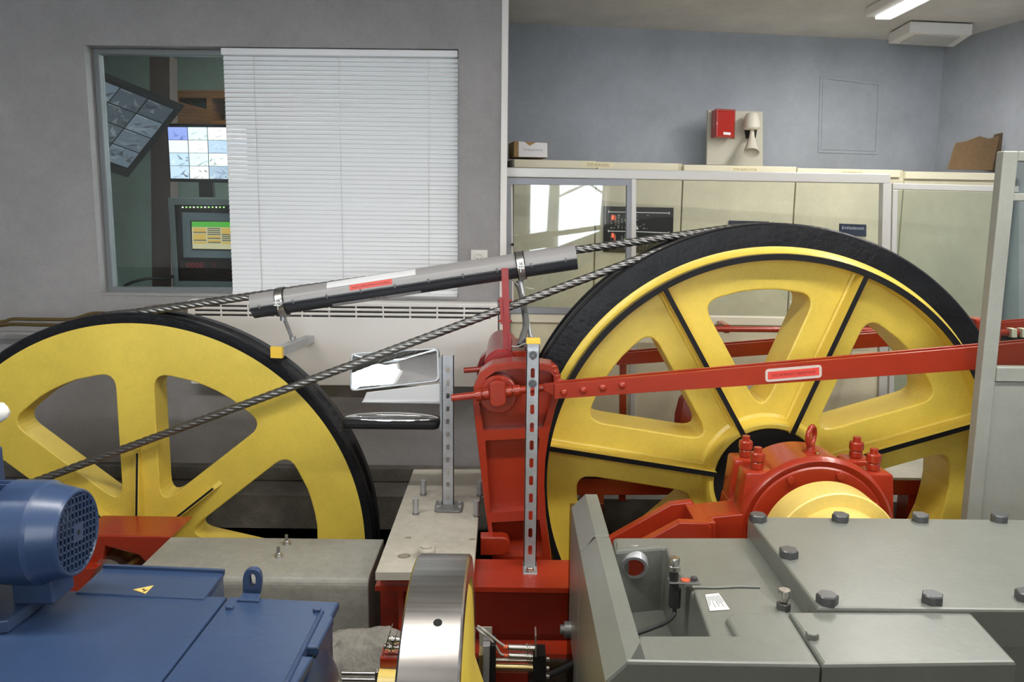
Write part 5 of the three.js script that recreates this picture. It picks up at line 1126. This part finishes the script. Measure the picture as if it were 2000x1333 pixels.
{
  const t = thing('sensor_bracket', 'thin steel plate and black clamp blocks holding the sensors right of the drum', 'bracket');
  part('end_plate', frontPx(SD - 0.02, [[1045, 1243], [1048, 1243], [1048, 1284], [1045, 1284]], 0.05), M.steel, t);
  part('clamp_block', frontPx(SD - 0.02, [[950, 1262], [968, 1262], [968, 1380], [950, 1380]], 0.06, 0.002), M.blackMatt, t);
  part('clamp_face', frontPx(SD - 0.024, [[943, 1263], [957, 1262], [954, 1380], [942, 1380]], 0.05, 0.002), M.zinc, t);
  part('clamp_block', frontPx(SD - 0.01, [[1041, 1281], [1066, 1281], [1066, 1380], [1041, 1380]], 0.06, 0.002), M.blackMatt, t);
  part('guide_rod', cyl(Z(968, 1290, SD + 0.02), Z(1042, 1291, SD + 0.02), 0.006, 0.006, 14), M.steel, t);
  part('guide_rod', cyl(Z(967, 1303, SD), Z(1042, 1305, SD), 0.0095, 0.0095, 18), M.brass, t);
  part('brake_pad', frontPx(SD - 0.03, [[935, 1281], [943, 1280], [942, 1316], [934, 1318]], 0.05, 0.001), M.brass, t);
  part('red_block', frontPx(SD + 0.01, [[966, 1313], [1032, 1314], [1032, 1390], [966, 1390]], 0.07, 0.003), M.red, t);
  part('backing_plate', frontPx(SD + 0.06, [[936, 1226], [961, 1226], [961, 1300], [936, 1300]], 0.004), M.plate, t);
  for (const v of [1288, 1306, 1322]) { const p = Z(1067, v, SD + 0.01); part('screw', cyl(p, p.clone().add(V(0.008, 0, 0)), 0.0065, 0.0055, 12), M.steel, t); }
  base(t);
  const l = thing('sensor_bracket', 'small red and steel sensor holder left of the drum', 'bracket');
  part('holder', frontPx(SD + 0.01, [[750, 1277], [806, 1278], [806, 1288], [750, 1288]], 0.05, 0.002), M.red, l);
  part('red_block', frontPx(SD - 0.01, [[742, 1287], [806, 1287], [806, 1306], [742, 1306]], 0.08, 0.003), M.red, l);
  part('end_plate', beam(Z(749, 1275, SD - 0.01), Z(765, 1226, SD - 0.01), 0.002, 0.04), M.steel, l);
  part('end_plate', beam(Z(762, 1275, SD - 0.01), Z(775, 1238, SD - 0.01), 0.002, 0.03), M.steel, l);
  base(l);
  const y = thing('brake_cylinder', 'yellow round brake cylinder at the lower left of the drum', 'cylinder');
  const p = Z(740, 1345, SD - 0.02), q = Z(806, 1347, SD - 0.02);
  part('body', cyl(p, p.clone().lerp(q, 0.62), 0.052, 0.052, 40), M.yellowPale, y); part('cap', cyl(p.clone().lerp(q, 0.64), q, 0.05, 0.05, 40), M.yellowPale, y);
  base(y);
  const r = thing('guide_rods', 'pair of bright steel rods running to the motor', 'rods');
  part('rod', cyl(Z(668, 1316, SD), Z(738, 1317, SD), 0.0055, 0.0055, 14), M.steel, r); part('rod', cyl(Z(668, 1328, SD), Z(738, 1329, SD), 0.0055, 0.0055, 14), M.steel, r);
  const e = Z(736, 1322, SD); part('end_clip', box(e.x - 0.004, e.x + 0.006, e.y - 0.018, e.y + 0.018, e.z - 0.01, e.z + 0.01, 0.002), M.steel, r);
  base(r);
  solo('rubber_hose', tube([Z(1020, 1345, 2.2), Z(1050, 1330, 2.2), Z(1090, 1312, 2.25), Z(1122, 1296, 2.3)], 0.009, 24, 10), M.rubber, 'short black rubber hose beside the acrylic sheet', 'hose');
}

renderer.render(scene, camera);
